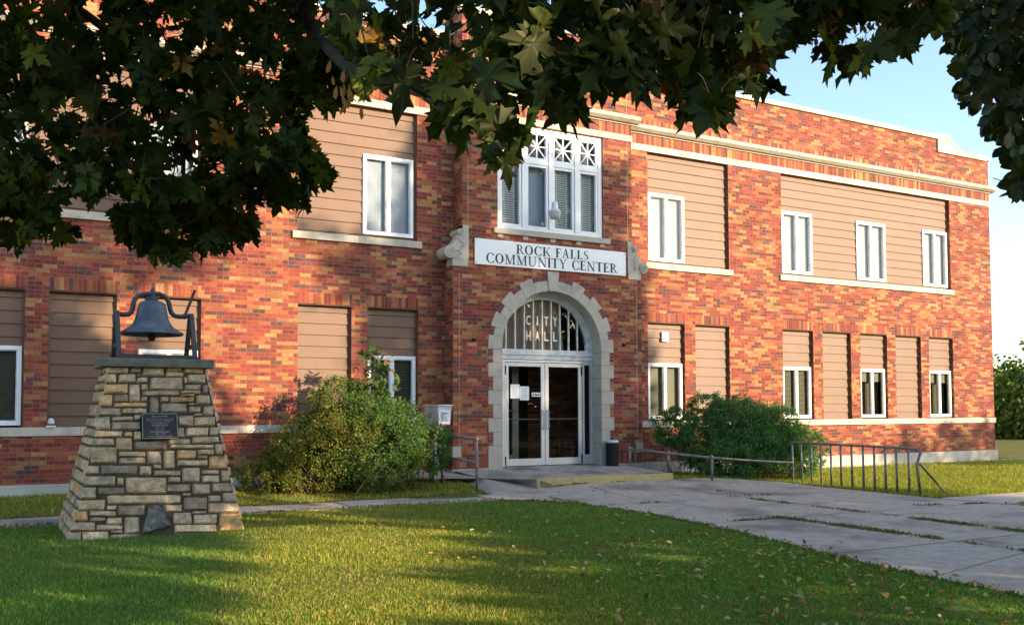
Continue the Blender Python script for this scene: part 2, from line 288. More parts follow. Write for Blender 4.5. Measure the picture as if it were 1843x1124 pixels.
mb = MB(); a, b = R3[1], R3[2]; d = (b-a)/np.linalg.norm(b-a); nn = np.array([-d[1], d[0], 0])*.035
mb.quad(a+[0, 0, .004], b+[0, 0, .004], b+nn+[0, 0, .004], a+nn+[0, 0, .004]); mb.quad(a+[0, 0, .004], a-[0, 0, .12], b-[0, 0, .03], b+[0, 0, .004]); tag(mb.build('painted_line', YEL), kind='structure')
RAMP2 = [(p[0], p[1]) for p in R3]
def inpoly(x, y, poly):
    x = np.asarray(x, float); y = np.asarray(y, float); r = np.zeros(x.shape, bool); j = len(poly)-1
    for i in range(len(poly)):
        xi, yi = poly[i]; xj, yj = poly[j]; c = ((yi > y) != (yj > y)) & (x < (xj-xi)*(y-yi)/(yj-yi+1e-12)+xi); r ^= c; j = i
    return r

# ------------------------------------------------------------------ the building
YW, YB, YP = 16.30, 15.92, 16.40; bl_, br_ = 7.58, 11.94
BL = thing('brick_building', 'long two-storey hall of mottled red brick with stone bands and tan siding panels', 'building', (9.7, 16.3, -1.42))
X0, X1 = -4.78, 24.20
LOW = [(12.39, 13.40, 1), (13.70, 14.69, 0), (16.33, 17.33, 1), (17.64, 18.62, 0), (18.95, 19.93, 1), (20.25, 21.22, 0), (21.54, 22.51, 1)]
LOW = LOW+[(19.43-b, 19.43-a, k) for a, b, k in LOW]; LOW.sort()
UP = [(12.42, 14.71), (16.35, 22.49)]; UP = sorted(UP+[(19.43-b, 19.43-a) for a, b in UP])
holes = [(a, b, -.23, 1.90) for a, b, k in LOW]+[(a, b, 3.18, 5.60) for a, b in UP]
def wallgrid(mb, xs, zs, holes, y):
    for i in range(len(xs)-1):
        for j in range(len(zs)-1):
            cx, cz = (xs[i]+xs[i+1])/2, (zs[j]+zs[j+1])/2
            if any(a < cx < b and c < cz < d for a, b, c, d in holes): continue
            mb.quad((xs[i], y, zs[j]), (xs[i+1], y, zs[j]), (xs[i+1], y, zs[j+1]), (xs[i], y, zs[j+1]))
mb = MB()
xs = sorted({X0, X1, 22.05, 19.43-22.05, 7.8, 11.7}|{v for h in holes for v in h[:2]}); zs = sorted({-1.25, 7.2, 6.88}|{v for h in holes for v in h[2:]})
DH = [(8.55, 10.98, -1.25, 2.40), (8.5, 11.0, 3.45, 5.62)]; xs = sorted(set(xs)|{8.55, 10.98, 8.5, 11.0}); zs = sorted(set(zs)|{2.40, 3.45, 5.62})
wallgrid(mb, xs, zs, holes+DH+[(22.05, 30, 6.88, 8), (-30, 19.43-22.05, 6.88, 8)], YW)
for a, b, c, d in holes:
    mb.quad((a, YW, c), (a, YP+.03, c), (a, YP+.03, d), (a, YW, d)); mb.quad((b, YW, c), (b, YW, d), (b, YP+.03, d), (b, YP+.03, c)); mb.quad((a, YW, d), (a, YP+.03, d), (b, YP+.03, d), (b, YW, d)); mb.quad((a, YW, c), (b, YW, c), (b, YP+.03, c), (a, YP+.03, c))
for x in (X0, X1): mb.quad((x, YW, -1.25), (x, 40, -1.25), (x, 40, 6.88), (x, YW, 6.88))
mb.quad((X0, 40, -1.25), (X1, 40, -1.25), (X1, 40, 6.88), (X0, 40, 6.88)); mb.quad((X0, YW+.35, 6.4), (X1, YW+.35, 6.4), (X1, YW+.35, 6.88), (X0, YW+.35, 6.88)); mb.box(19.43-22.05, 22.05, YW+.30, YW+.35, 6.3, 7.2)
mb.build('wall', BRICK, BL)
mb = MB(); mb.box(X0+.1, X1-.1, YW+.2, 39.8, 6.3, 6.36); mb.build('roof', DARK, BL)
mb = MB(); mb.box(X0+.2, X1-.2, YW+1.6, YW+1.65, -1.2, 6.3); mb.box(X0+.2, X1-.2, YW+.14, YW+1.6, 2.4, 2.6); mb.box(X0+.2, X1-.2, YW+.14, YW+1.6, 5.9, 6.0)
for x in (-1.5, 5.0, 7.0, 12.0, 15.4, 17.6, 20.4): mb.box(x, x+.08, YW+.2, YW+1.6, -1.2, 6.3)
mb.build('interior_wall', ROOM, BL)
# stone and concrete courses
mb = MB(); mb.box(X0-.03, X1+.04, YW-.05, YW+.4, -1.6, -1.11); mb.build('foundation', CONC, BL, bevel=.008)
for xa, xe in ((X0-.03, bl_), (br_, X1+.03)):
    mb = MB(); g = .0015; x = xa
    while x < xe-.01: x2 = xe if xe-x < 1.5 else x+1.22; mb.box(x+g, x2-g, YW-.03, YP, -.365, -.232); x = x2
    mb.build('belt_course', STONE, BL, bevel=.003)
for xa, xe in ((X0, 7.775), (11.715, X1)):
    mb = MB(); x = xa
    while x < xe-.01: x2 = xe if xe-x < 1.5 else x+1.22; mb.box(x+.0015, x2-.0015, YW-.018, YW+.05, 5.602, 5.745); x = x2
    mb.build('band_course', STONE, BL, bevel=.003)
mb = MB(); mb.quad((X0, YW-.004, 5.745), (X1, YW-.004, 5.745), (X1, YW-.004, 5.985), (X0, YW-.004, 5.985)); mb.build('soldier_course', SOLD2, BL)
mb = MB(); mb.quad((X0, YW-.004, 6.10), (X1, YW-.004, 6.10), (X1, YW-.004, 6.30), (X0, YW-.004, 6.30)); mb.build('soldier_course', SOLD3, BL)
mb = MB(); x = X0-.02
def cornice(mb, x, x2, y, o=.15):
    mb.box(x, x2, y-.03, y+.02, 5.965, 5.995); v = [(y+.02, 5.995), (y-o*.55, 6.0), (y-o, 6.055), (y-o, 6.125), (y-o+.03, 6.14), (y+.02, 6.20)]
    n = len(v); P = [(x, a, b) for a, b in v]+[(x2, a, b) for a, b in v]; mb.add(P, [tuple(range(n-1, -1, -1)), tuple(range(n, 2*n))]+[(i, (i+1) % n, n+(i+1) % n, n+i) for i in range(n)])
x = X0-.12
while x < X1+.12:
    x2 = min(x+1.5, X1+.14); cornice(mb, x+.003, x2-.003, YW); x = x2
mb.build('cornice', STONE2, BL)
mb = MB(); x = 19.43-22.05
while x < 22.04:
    x2 = min(x+1.3, 22.05); mb.box(x+.004, x2-.004, YW-.05, YW+.42, 7.20, 7.31+random.uniform(-.006, .006)); x = x2
mb.build('coping', STONE, BL, bevel=.008)
for xa, xe in ((22.95, X1+.06), (X0-.06, 19.43-22.95)): mb = MB(); mb.box(xa, xe, YW-.05, YW+.42, 6.88, 6.99); mb.build('coping', STONE, BL, bevel=.008)
for sgn in (0, 1):
    pr = [(22.05, 6.86), (24.1, 6.86), (24.1, 6.90), (23.4, 6.93), (23.05, 7.0), (22.85, 7.08), (22.68, 7.2), (22.5, 7.34), (22.35, 7.39), (22.2, 7.37), (22.05, 7.32)]
    if sgn: pr = [(19.43-a, b) for a, b in pr][::-1]
    mb = MB(); mb.prism(pr, YW-.045, YW+.34); s = 1 if not sgn else -1; cx = 22.36 if not sgn else 19.43-22.36
    sp = [(cx+s*(.02+.013*t)*math.cos(t), YW-.05, 7.17+(.02+.013*t)*math.sin(t)) for t in np.linspace(0, 9.5, 50)]; mb.tube(sp, .012, 6)
    mb.tube([(cx+s*.2, YW-.05, 7.2), (cx+s*.36, YW-.05, 7.08), (cx+s*.62, YW-.05, 6.98), (cx+s*.85, YW-.05, 6.95)], .012, 6)
    mb.build('parapet_scroll', STONE, BL)
mb = MB(); mb.tube([(23.55, YW+.5, 6.9), (23.9, YW+.9, 7.25)], .008, 5); mb.build('antenna', GALV, BL); mb = MB(); mb.tube([(22.9, YW+.3, 7.02), (23.05, YW+.3, 7.13)], .05, 8); mb.build('roof_vent', GALV, BL)
# lintels of standing brick, siding, windows
for a, b, k in LOW:
    mb = MB(); mb.quad((a-.0, YW-.004, 1.905), (b, YW-.004, 1.905), (b, YW-.004, 2.108), (a, YW-.004, 2.108)); mb.build('lintel', SOLD, BL)
    mb = MB(); mb.box(a, b, YW+.004, YW+.02, 1.88, 1.899); mb.build('lintel_angle', RUST, BL)
mb = MB()
def siding(x0, x1, z0, z1):
    mb = MB(); L0 = 1.77 if z1 < 3 else 5.47; z = L0+.2032*3; ls = []
    while z > z0-.3: ls.append(z); z -= .2032
    for i in range(len(ls)-1):
        t, b = ls[i], ls[i+1]
        if b >= z1-.01 or t <= z0+.01: continue
        lip = .0
        def yy(zz): return YP-.002-.022*(t-zz)/(t-b)
        tt, bb = min(t, z1), max(b, z0)
        mb.quad((x0, yy(bb), bb), (x1, yy(bb), bb), (x1, yy(tt), tt), (x0, yy(tt), tt))
        if bb == b: mb.quad((x0, YP, bb), (x1, YP, bb), (x1, yy(bb), bb), (x0, yy(bb), bb))
    return mb
def panel(a, b, z0, z1, wins, lab=None):
    mb = MB(); rects = []; cur = a
    for (wa, wb, wz0, wz1) in sorted(wins):
        if wa-cur > .05: rects.append((cur, wa, z0, z1))
        if z1-wz1 > .03: rects.append((wa, wb, wz1, z1))
        if wz0-z0 > .03: rects.append((wa, wb, z0, wz0))
        cur = wb
    if b-cur > .05: rects.append((cur, b, z0, z1))
    for r in rects:
        s = siding(*r); mb.add(s.v, s.f); mb.m[-len(s.f):] = s.m if s.f else []
    T = .028
    mb.box(a, a+T, YP-.03, YP+.01, z0, z1); mb.box(b-T, b, YP-.03, YP+.01, z0, z1); mb.box(a+T, b-T, YP-.025, YP+.01, z1-.02, z1)
    mb.build('siding_panel', SIDING, BL)
def window(x0, x1, z0, z1, kind, y=YP):
    fw, mw = .062, .075; yf, yb = y-.045, y+.03; xm = (x0+x1)/2; mb = MB()
    mb.box(x0, x0+fw, yf, yb, z0, z1); mb.box(x1-fw, x1, yf, yb, z0, z1); mb.box(x0+fw, x1-fw, yf, yb, z0, z0+fw); mb.box(x0+fw, x1-fw, yf, yb, z1-fw, z1); mb.box(xm-mw/2, xm+mw/2, yf, yb, z0+fw, z1-fw)
    W = mb.build('window', WHITE, BL, bevel=.004)
    s = .016; mb = MB()
    for a, b in ((x0+fw, xm-mw/2), (xm+mw/2, x1-fw)):
        mb.box(a, a+s, yf+.02, yb, z0+fw, z1-fw); mb.box(b-s, b, yf+.02, yb, z0+fw, z1-fw); mb.box(a+s, b-s, yf+.02, yb, z0+fw, z0+fw+s); mb.box(a+s, b-s, yf+.02, yb, z1-fw-s, z1-fw)
    mb.build('sash', WHITEOLD, W)
    for a, b in ((x0+fw, xm-mw/2), (xm+mw/2, x1-fw)):
        p = MB(); p.quad((a, y-.005, z0+fw), (b, y-.005, z0+fw), (b, y-.005, z1-fw), (a, y-.005, z1-fw)); p.build('pane', GLASSU if kind == 'curtain_or_backdrop' else GLASS, W)
        if kind == 'curtain_or_backdrop':
            c = MB(); n = 14
            for i in range(n):
                u0, u1 = a+(b-a)*i/n, a+(b-a)*(i+1)/n; q0, q1 = .06+.002*(i % 2), .06+.002*((i+1) % 2); c.quad((u0, y+q0, z0), (u1, y+q1, z0), (u1, y+q1, z1), (u0, y+q0, z1))
            c.build('curtain_or_backdrop', CURT, W)
        elif kind in ('blind', 'half'):
            c = MB(); zb = z0+.03 if kind == 'blind' else z1-.42; z = z1-.07
            while z > zb: c.box(a, b, y+.055, y+.075, z-.019, z-.002); z -= .03
            c.tube([(a+.08, y+.05, z1-.05), (a+.08, y+.05, zb)], .004, 4); c.build('blind', BLIND, W)
        elif kind == 'shade':
            c = MB(); c.quad((a, y+.07, z0), (b, y+.07, z0), (b, y+.07, z1), (a, y+.07, z1)); c.build('shade', BLIND, W)
        else:
            c = MB(); c.box(a, b, y+.06, y+.07, z1-.32, z1-.05); c.build('shade', BLIND, W); c = MB(); c.box(a-.03, b+.03, y+.16, y+.17, z0, z1-.06); c.build('curtain_or_backdrop', OLIVE, W)  # olive sheet added so the window is less black; stands for the dim room
    return W
for a, b, k in LOW:
    kd = 'blind' if a < 7 or 16 < a < 17 else ('shade' if 12 < a < 13 else 'open')
    if k: window(a+.03, b-.03, -.20, 1.02, kd)
    panel(a, b, -.23, 1.90, [(a+.03, b-.03, -.20, 1.02)] if k else [])
UW = [(12.47, 13.47), (16.41, 17.42), (18.96, 20.02), (21.46, 22.44)]; UW = sorted(UW+[(19.43-b, 19.43-a) for a, b in UW])
for a, b in UW: window(a, b, 3.245, 4.735, 'curtain_or_backdrop')
for a, b in UP: panel(a, b, 3.18, 5.60, [(c, d, 3.245, 4.735) for c, d in UW if c > a and d < b])
for a, b in UP:
    mb = MB(); n = max(2, round((b-a)/1.3)); e = .09
    for i in range(n): mb.box(a-e+(b-a+2*e)*i/n+.003, a-e+(b-a+2*e)*(i+1)/n-.003, YW-.045, YP-.004, 3.05, 3.178)
    mb.build('window_sill', STONE, BL, bevel=.005)
# small fittings on the wall
vt = MB(); vt.box(12.80, 12.98, YP-.07, YP-.012, 1.49, 1.70); vt.box(12.835, 12.945, YP-.085, YP-.07, 1.515, 1.675); vt.build('wall_vent', WHITE, BL, bevel=.006)
fl = thing('floodlight', 'small white floodlight standing on the stone belt beside the far left siding panel', 'lamp', (.86, 16.27, -.232))
f = MB(); f.box(.80, .93, 16.24, 16.30, -.232, -.205); f.build('base', WHITE, fl); f = MB(); f.lathe([(.0, .07), (.035, .06), (.05, .0), (.045, -.02)], (.865, 16.27, -.16), 12); f.build('lamp_head', WHITEOLD, fl, smooth=True)
# ---------------- entrance bay
def lowtop(): pass
bay = MB(); CX = 9.765; RI = 1.146; ZS = 1.216; bl, br, ul, ur = 7.58, 11.94, 7.775, 11.715
aw = (8.53, 10.99, 3.50, 5.60)
N_A = 28; arc = [(CX+RI*math.cos(math.pi-math.pi*i/N_A), ZS+RI*math.sin(math.pi*i/N_A)) for i in range(N_A+1)]
zb = -1.09; ZC = 2.8
bay.quad((bl, YB, zb), (CX-RI, YB, zb), (CX-RI, YB, ZS), (bl, YB, ZS)); bay.quad((CX+RI, YB, zb), (br, YB, zb), (br, YB, ZS), (CX+RI, YB, ZS))
bay.quad((bl, YB, ZS), (CX-RI, YB, ZS), (CX-RI, YB, ZC), (bl, YB, ZC)); bay.quad((CX+RI, YB, ZS), (br, YB, ZS), (br, YB, ZC), (CX+RI, YB, ZC))
for i in range(N_A): (a, za), (b, zz) = arc[i], arc[i+1]; bay.quad((a, YB, za), (b, YB, zz), (b, YB, ZC), (a, YB, ZC))
wallgrid(bay, [ul, aw[0], aw[1], ur], [ZC, aw[2], aw[3], 7.62], [aw], YB)
bay.quad((bl, YB, zb), (bl, YB, ZC), (bl, YW, ZC), (bl, YW, zb)); bay.quad((br, YB, zb), (br, YW, zb), (br, YW, ZC), (br, YB, ZC))
bay.quad((ul, YB, ZC), (ul, YB, 7.62), (ul, YW+.4, 7.62), (ul, YW+.4, ZC)); bay.quad((ur, YB, ZC), (ur, YW+.4, ZC), (ur, YW+.4, 7.62), (ur, YB, 7.62)); bay.box(ul, ur, YW+.35, YW+.4, 6.3, 7.62)
for (x0, x1, sx) in ((bl, ul, 1), (ur, br, -1)): bay.quad((x0, YB, ZC), (x1, YB, ZC), (x1, YW, ZC), (x0, YW, ZC))
a, b, c, d = aw
bay.quad((a, YB, c), (a, YB+.12, c), (a, YB+.12, d), (a, YB, d)); bay.quad((b, YB, c), (b, YB, d), (b, YB+.12, d), (b, YB+.12, c))
bay.build('entrance_bay', BRICKB, BL)
PMOR = surf('pale_mortar', (.40, .32, .25), (.46, .37, .29), 5, 1, 0)
for x, z0, z1 in ((7.71, -.85, 2.6), (11.81, -.85, 2.6), (7.893, 2.95, 7.6), (11.60, 2.95, 7.6)): mb = MB(); mb.box(x-.004, x+.004, YB-.003, YB+.01, z0, z1); mb.build('control_joint', PMOR, BL)
mb = MB(); mb.quad((bl, YB-.004, -1.063), (8.30, YB-.004, -1.063), (8.30, YB-.004, -.86), (bl, YB-.004, -.86)); mb.build('base_soldier_course', SOLD4, BL); mb = MB(); mb.quad((11.22, YB-.004, -1.063), (br, YB-.004, -1.063), (br, YB-.004, -.86), (11.22, YB-.004, -.86)); mb.build('base_soldier_course', SOLD4, BL)
mb = MB(); mb.quad((ul, YB-.004, 5.745), (ur, YB-.004, 5.745), (ur, YB-.004, 5.985), (ul, YB-.004, 5.985)); mb.build('bay_soldier_course', SOLD2, BL)
for xa, xe in ((bl-.03, 8.31), (11.22, br+.04)): mb = MB(); mb.box(xa, xe, YB-.025, YW, -1.5, -1.085); mb.build('bay_footing', CONC, BL)
for xa, xe in ((bl-.02, bl+.16), (br-.17, br+.015)): mb = MB(); mb.box(xa, xe, YB-.012, YB+.3, -.86, -.66); mb.build('corner_block', STONE2, BL, bevel=.004)
mb = MB()
for i in range(4): q = (ur-ul+.04)/4; mb.box(ul-.02+q*i+.003, ul-.02+q*(i+1)-.003, YB-.02, YB+.05, 5.615, 5.745)
mb.build('bay_band', STONE2, BL, bevel=.003)
mb = MB(); cornice(mb, ul-.16, ur+.16, YB); mb.box(ul-.1, ul, YB, YW, 6.0, 6.15); mb.box(ur, ur+.1, YB, YW, 6.0, 6.15); mb.build('bay_cornice', STONE2, BL)
mb = MB(); mb.box(ul-.06, ur+.06, YB-.05, YW+.45, 7.62, 7.74); mb.build('bay_coping', STONE, BL, bevel=.01)
NS = MB(); NS.box(8.42, 11.08, YB-.02, YB+.05, 6.62, 7.30); ns = NS.build('name_stone', STONE, BL, bevel=.006)
# stone sill with little blocks under the bay window
mb = MB(); mb.box(8.43, 11.13, YB-.06, YB+.13, 3.405, 3.515); mb.build('bay_sill', STONE2, BL, bevel=.005)
for px in (900, 945.5, 995, 1041.5, 1084): x = on(px, 430, 1, YB)[0]; mb = MB(); mb.box(x-.055, x+.055, YB-.015, YB+.05, 3.337, 3.404); mb.build('sill_block', STONE, BL)
# bay window
BW = MB(); y0, y1 = YB+.035, YB+.12; fx0, fx1, fz0, fz1 = 8.535, 10.985, 3.515, 5.60; xm = [9.143, 9.757, 10.372]; tz0, tz1 = 4.87, 4.955
BW.box(fx0, fx0+.07, y0, y1, fz0, fz1); BW.box(fx1-.09, fx1, y0, y1, fz0, fz1); BW.box(fx0+.07, fx1-.09, y0, y1, fz0, fz0+.07); BW.box(fx0+.07, fx1-.09, y0, y1, fz1-.08, fz1)
for x in xm: BW.box(x-.05, x+.05, y0-.012, y1, fz0+.07, fz1-.08)
ed = [fx0+.07]+[v for x in xm for v in (x-.05, x+.05)]+[fx1-.09]
for i in range(4): BW.box(ed[2*i], ed[2*i+1], y0, y1, tz0, tz1)
bw = BW.build('bay_window', WHITE, BL, bevel=.004)
for i in range(4):
    a, b = ed[2*i], ed[2*i+1]; s = MB(); u = y0+.015
    for (c, d) in ((fz0+.07, tz0), (tz1, fz1-.08)):
        q = .052 if d < 5 else .05; s.box(a+.004, a+q, u, y1, c+.003, d-.003); s.box(b-q, b-.004, u, y1, c+.003, d-.003); s.box(a+q, b-q, u, y1, c+.003, c+q); s.box(a+q, b-q, u, y1, d-q, d-.003)
    s.build('sash', WHITE, bw, bevel=.003)
    g = MB(); g.quad((a, y1-.03, fz0), (b, y1-.03, fz0), (b, y1-.03, fz1), (a, y1-.03, fz1)); g.build('pane', GLASSU, bw)
    c0, c1, d0, d1 = a+.05, b-.05, tz1+.05, fz1-.13; m_ = MB(); cx, cz = (c0+c1)/2, (d0+d1)/2; t = .011
    m_.box(cx-t, cx+t, u+.01, y1-.035, d0, d1); m_.box(c0, cx-t, u+.01, y1-.035, cz-t, cz+t); m_.box(cx+t, c1, u+.01, y1-.035, cz-t, cz+t)
    for (p, q_) in (((c0, d0), (c1, d1)), ((c0, d1), (c1, d0))):
        dx, dz = q_[0]-p[0], q_[1]-p[1]; l = math.hypot(dx, dz); nx_, nz_ = -dz/l*t, dx/l*t; pl = [(p[0]+nx_, p[1]+nz_), (p[0]-nx_, p[1]-nz_), (q_[0]-nx_, q_[1]-nz_), (q_[0]+nx_, q_[1]+nz_)]; m_.prism(pl, u+.008, y1-.037)
    m_.build('muntin', WHITE, bw)
    c = MB(); yb_ = y1+.05; z = fz1-.1
    if i == 1: c.box(a, b, yb_+.06, yb_+.07, fz0, tz0); c.box(a, b, yb_+.05, yb_+.06, tz0+.001, fz1, m=1); c.build('backdrop_wall', [CURT, GREYB], bw)
    else:
        c.box(a, b, yb_+.05, yb_+.06, tz0, fz1, m=1); z = tz0-.01
        while z > fz0+.02: c.box(a, b, yb_, yb_+.028, z-.030, z-.006); z -= .045
        c.box(a+.14, a+.165, yb_-.006, yb_-.001, fz0, tz0); c.box(b-.14, b-.115, yb_-.006, yb_-.001, fz0, tz0); c.build('blind', [BLINDW, GREYB], bw)
# stone surround of the door
sur = MB(); g = .004
def blk(side, r, z0, z1):
    if side < 0: sur.box(CX-r, CX-RI, YB-.012, YB+.345, z0+g, z1-g)
    else: sur.box(CX+RI, CX+r, YB-.012, YB+.345, z0+g, z1-g)
JZ = [(-1.15, -.665, 1.45), (-.665, -.403, 1.349), (-.403, -.139, 1.45), (-.139, .124, 1.349), (.124, .388, 1.45), (.388, .652, 1.349), (.652, .917, 1.45), (.917, 1.18, 1.349)]
for s_ in (-1, 1):
    for z0, z1, r in JZ: blk(s_, r, z0, z1)
def wedge(mb, a0, a1, r0, r1, y0, y1, col=None, n=5, zc=ZS):
    A = [a0+(a1-a0)*i/n for i in range(n+1)]; pl = [(CX+r0*math.cos(a), zc+r0*math.sin(a)) for a in A][::-1]+[(CX+r1*math.cos(a), zc+r1*math.sin(a)) for a in A]
    for i in range(n):
        q = [(CX+r*math.cos(a), zc+r*math.sin(a)) for r, a in ((r0, A[i]), (r1, A[i]), (r1, A[i+1]), (r0, A[i+1]))]; mb.prism(q[::-1] if False else q, y0, y1, col)
D = math.radians; e = .12
longs = [(-1.6, 9.5), (16.5, 28.5), (36.5, 49), (58, 70.5)]; edges = [(84.9, 95.1, 'K')]
prev = None; arcp = MB()
for m_ in (0, 1):
    L_ = [(a, b) for a, b in longs]
    for a, b in L_:
        A, B = (a, b) if not m_ else (180-b, 180-a); wedge(sur, D(A+e), D(B-e), RI, 1.45, YB-.012, YB+.345)
    for (a, b) in ((9.5, 16.5), (28.5, 36.5), (49, 58), (70.5, 84.9)):
        A, B = (a, b) if not m_ else (180-b, 180-a); wedge(sur, D(A+e), D(B-e), RI, 1.349, YB-.010, YB+.345)
        n_ = 3 if b-a < 12 else 4; lo, hi = (A, B) if b-a < 12 else ((A+3.5, B) if m_ == 0 else (A, B-3.5)); 
        if b-a >= 12: lo, hi = A+.2, B-.2; n_ = 5
        for q in range(n_):
            cc = random.choice([PAL[0], PAL[3], PAL[4], PAL[4], PAL[6]])[1]; wedge(arcp, D(lo+(hi-lo)*q/n_+.28), D(lo+(hi-lo)*(q+1)/n_-.28), 1.352, 1.447, YB-.008, YB+.03, cc, 1)
sur.prism([(CX-.10, ZS+RI), (CX+.10, ZS+RI), (CX+.135, 2.745), (CX-.135, 2.745)], YB-.03, YB+.345)
for s_ in (-1, 1):
    for z0, z1, r in JZ:
        if r < 1.4:
            for q in range(4):
                zz = z0+(z1-z0)*q/4; xa, xb = (CX-1.447, CX-1.352) if s_ < 0 else (CX+1.352, CX+1.447); arcp.box(xa, xb, YB-.008, YB+.02, zz+.006, zz+.060, random.choice(PAL)[1])
bk = MB(); bk.box(CX-1.44, CX-RI-.01, YB-.002, YB+.33, -1.1, 1.2); bk.box(CX+RI+.01, CX+1.44, YB-.002, YB+.33, -1.1, 1.2)
wedge(bk, 0, math.pi, RI+.012, 1.44, YB-.002, YB+.33, None, 40); sur.m = [0]*len(sur.f); nb_ = len(sur.v); sur.add(arcp.v, arcp.f); sur.c[nb_:] = arcp.c; sur.m[-len(arcp.f):] = [1]*len(arcp.f); sur.add(bk.v, bk.f, m=2)
sur.build('door_surround', [STONE2, BRICKC, surf('grey_mortar', (.24, .21, .17), (.3, .26, .21), 8, 1, 0)], BL, col=True, bevel=.002)
# fanlight
YD = YB+.35; fan = MB(); wedge(fan, 0, math.pi, 1.01, 1.16, YD-.03, YD+.06, None, 40)
fan.box(CX-1.16, CX+1.16, YD-.04, YD+.06, ZS-.11, ZS); fan.box(CX-1.16, CX+1.16, YD-.02, YD+.06, ZS-.20, ZS-.114)
mx = [8.893+.2085*i for i in range(10)]
for x in mx:
    h = math.sqrt(max(0, 1.015**2-(x-CX)**2))
    if h > .1: fan.box(x-.014, x+.014, YD-.012, YD+.02, ZS, ZS+h)
fanl = fan.build('fanlight', WHITEOLD, BL)
g_ = MB(); g_.add([(CX, YD+.025, ZS)]+[(CX+1.03*math.cos(math.pi*i/24), YD+.025, ZS+1.03*math.sin(math.pi*i/24)) for i in range(25)], [(0, i+1, i+2) for i in range(24)]); g_.build('pane', glass('fanlight_glass', (.86, .84, .80), .0), fanl)
g_ = MB(); g_.quad((CX-1.05, YD+.09, ZS-.05), (10.30, YD+.09, ZS-.05), (10.15, YD+.09, ZS+1.05), (CX-1.05, YD+.09, ZS+1.05)); g_.build('shade', surf('tan_shade', (.44, .37, .29), (.50, .43, .34), 2, .9, 0), fanl)
def text(s, size, mat_, loc, parent, width=None, extr=.002, off=.0, center=False, name='lettering', zsc=1):
    cu = bpy.data.curves.new('t', 'FONT'); cu.body = s; cu.size = 1; cu.extrude = 0; cu.offset = off; ob = bpy.data.objects.new('t', cu); COL.objects.link(ob); dg = bpy.context.evaluated_depsgraph_get()
    me = bpy.data.meshes.new_from_object(ob.evaluated_get(dg)); V = np.empty(len(me.vertices)*3); me.vertices.foreach_get('co', V); V = V.reshape(-1, 3); Fc = [tuple(p.vertices) for p in me.polygons]; bpy.data.objects.remove(ob); bpy.data.curves.remove(cu); bpy.data.meshes.remove(me)
    mn, mxx = V.min(0), V.max(0); h = size/.73; sx = h if width is None else width/(mxx[0]-mn[0]); X = (V[:, 0]-(mn[0]+mxx[0])/2)*sx if center else (V[:, 0]-mn[0])*sx
    return np.stack([loc[0]+X, np.full(len(X), loc[1]), loc[2]+V[:, 1]*h*zsc], 1), Fc
def letters(items, mat_, parent, name='lettering', label=None):
    mb = MB()
    for V, Fc in items: mb.add(V.tolist(), Fc)
    return mb.build(name, mat_, parent, label=label)
for row, z in (('CITY', 1.717), ('HALL', 1.405)):
    it = []
    for i, ch in enumerate(row): it.append(text(ch, .185, None, (mx[2]+.104+.2085*i+(.004), YD+.018, z), None, width=.105 if ch not in 'I' else .035, off=.03, center=True))
    letters(it, LETW, fanl)
# doors
def door(x0, x1, hinge):
    s = MB(); y0, y1 = YD-.005, YD+.04; z0, z1 = -1.083, .952; st = .085
    s.box(x0, x0+st, y0, y1, z0, z1); s.box(x1-st, x1, y0, y1, z0, z1); s.box(x0+st, x1-st, y0, y1, z0, z0+.135); s.box(x0+st, x1-st, y0, y1, z1-.075, z1)
    d = s.build('door', ALU, BL, bevel=.003)
    p = MB(); p.quad((x0+st, y0+.02, z0+.13), (x1-st, y0+.02, z0+.13), (x1-st, y0+.02, z1-.07), (x0+st, y0+.02, z1-.07)); p.build('pane', GLASSD, d)
    hx = x1-.045 if hinge < 0 else x0+.045; h = MB(); h.tube([(hx, y0, .0), (hx, y0-.05, .0), (hx, y0-.05, -.36), (hx, y0, -.36)], .015, 8); h.build('handle', ALU, d)
    b = MB(); b.tube([(x0+.06, y1+.03, -.17), (x1-.06, y1+.03, -.17)], .014, 8); b.build('push_bar', ALU, d)
    k = MB(); kx = x0+.01 if hinge < 0 else x1-.01
    for z in (-.98, .80): k.box(kx-.012, kx+.012, y0-.012, y0-.001, z-.09, z+.09)
    k.build('hinge', BLACKP, d); return d
door(8.865, 9.775, -1); door(9.785, 10.665, 1)
fr = MB(); fr.box(8.80, 8.855, YD-.02, YD+.05, -1.09, 1.005); fr.box(10.675, 10.72, YD-.02, YD+.05, -1.09, 1.005); fr.box(8.855, 10.675, YD-.02, YD+.05, .960, 1.005); fr.box(10.86, 10.91, YD-.02, YD+.05, -1.09, 1.005); fr.box(10.72, 10.86, YD-.02, YD+.05, -1.09, -.90); fr.box(10.72, 10.86, YD-.02, YD+.05, .93, 1.005); fr.box(8.62, 8.66, YD-.02, YD+.05, -1.09, 1.005); fr.box(8.66, 8.80, YD-.02, YD+.05, -1.09, -.90)
frm = fr.build('door_frame', ALU, BL, bevel=.002)
p = MB(); p.quad((10.72, YD+.02, -.9), (10.86, YD+.02, -.9), (10.86, YD+.02, .93), (10.72, YD+.02, .93)); p.build('side_pane', GLASSD, frm); p = MB(); p.quad((8.66, YD+.02, -.9), (8.80, YD+.02, -.9), (8.80, YD+.02, 1.0), (8.66, YD+.02, 1.0)); p.build('side_pane', GLASSD, frm)
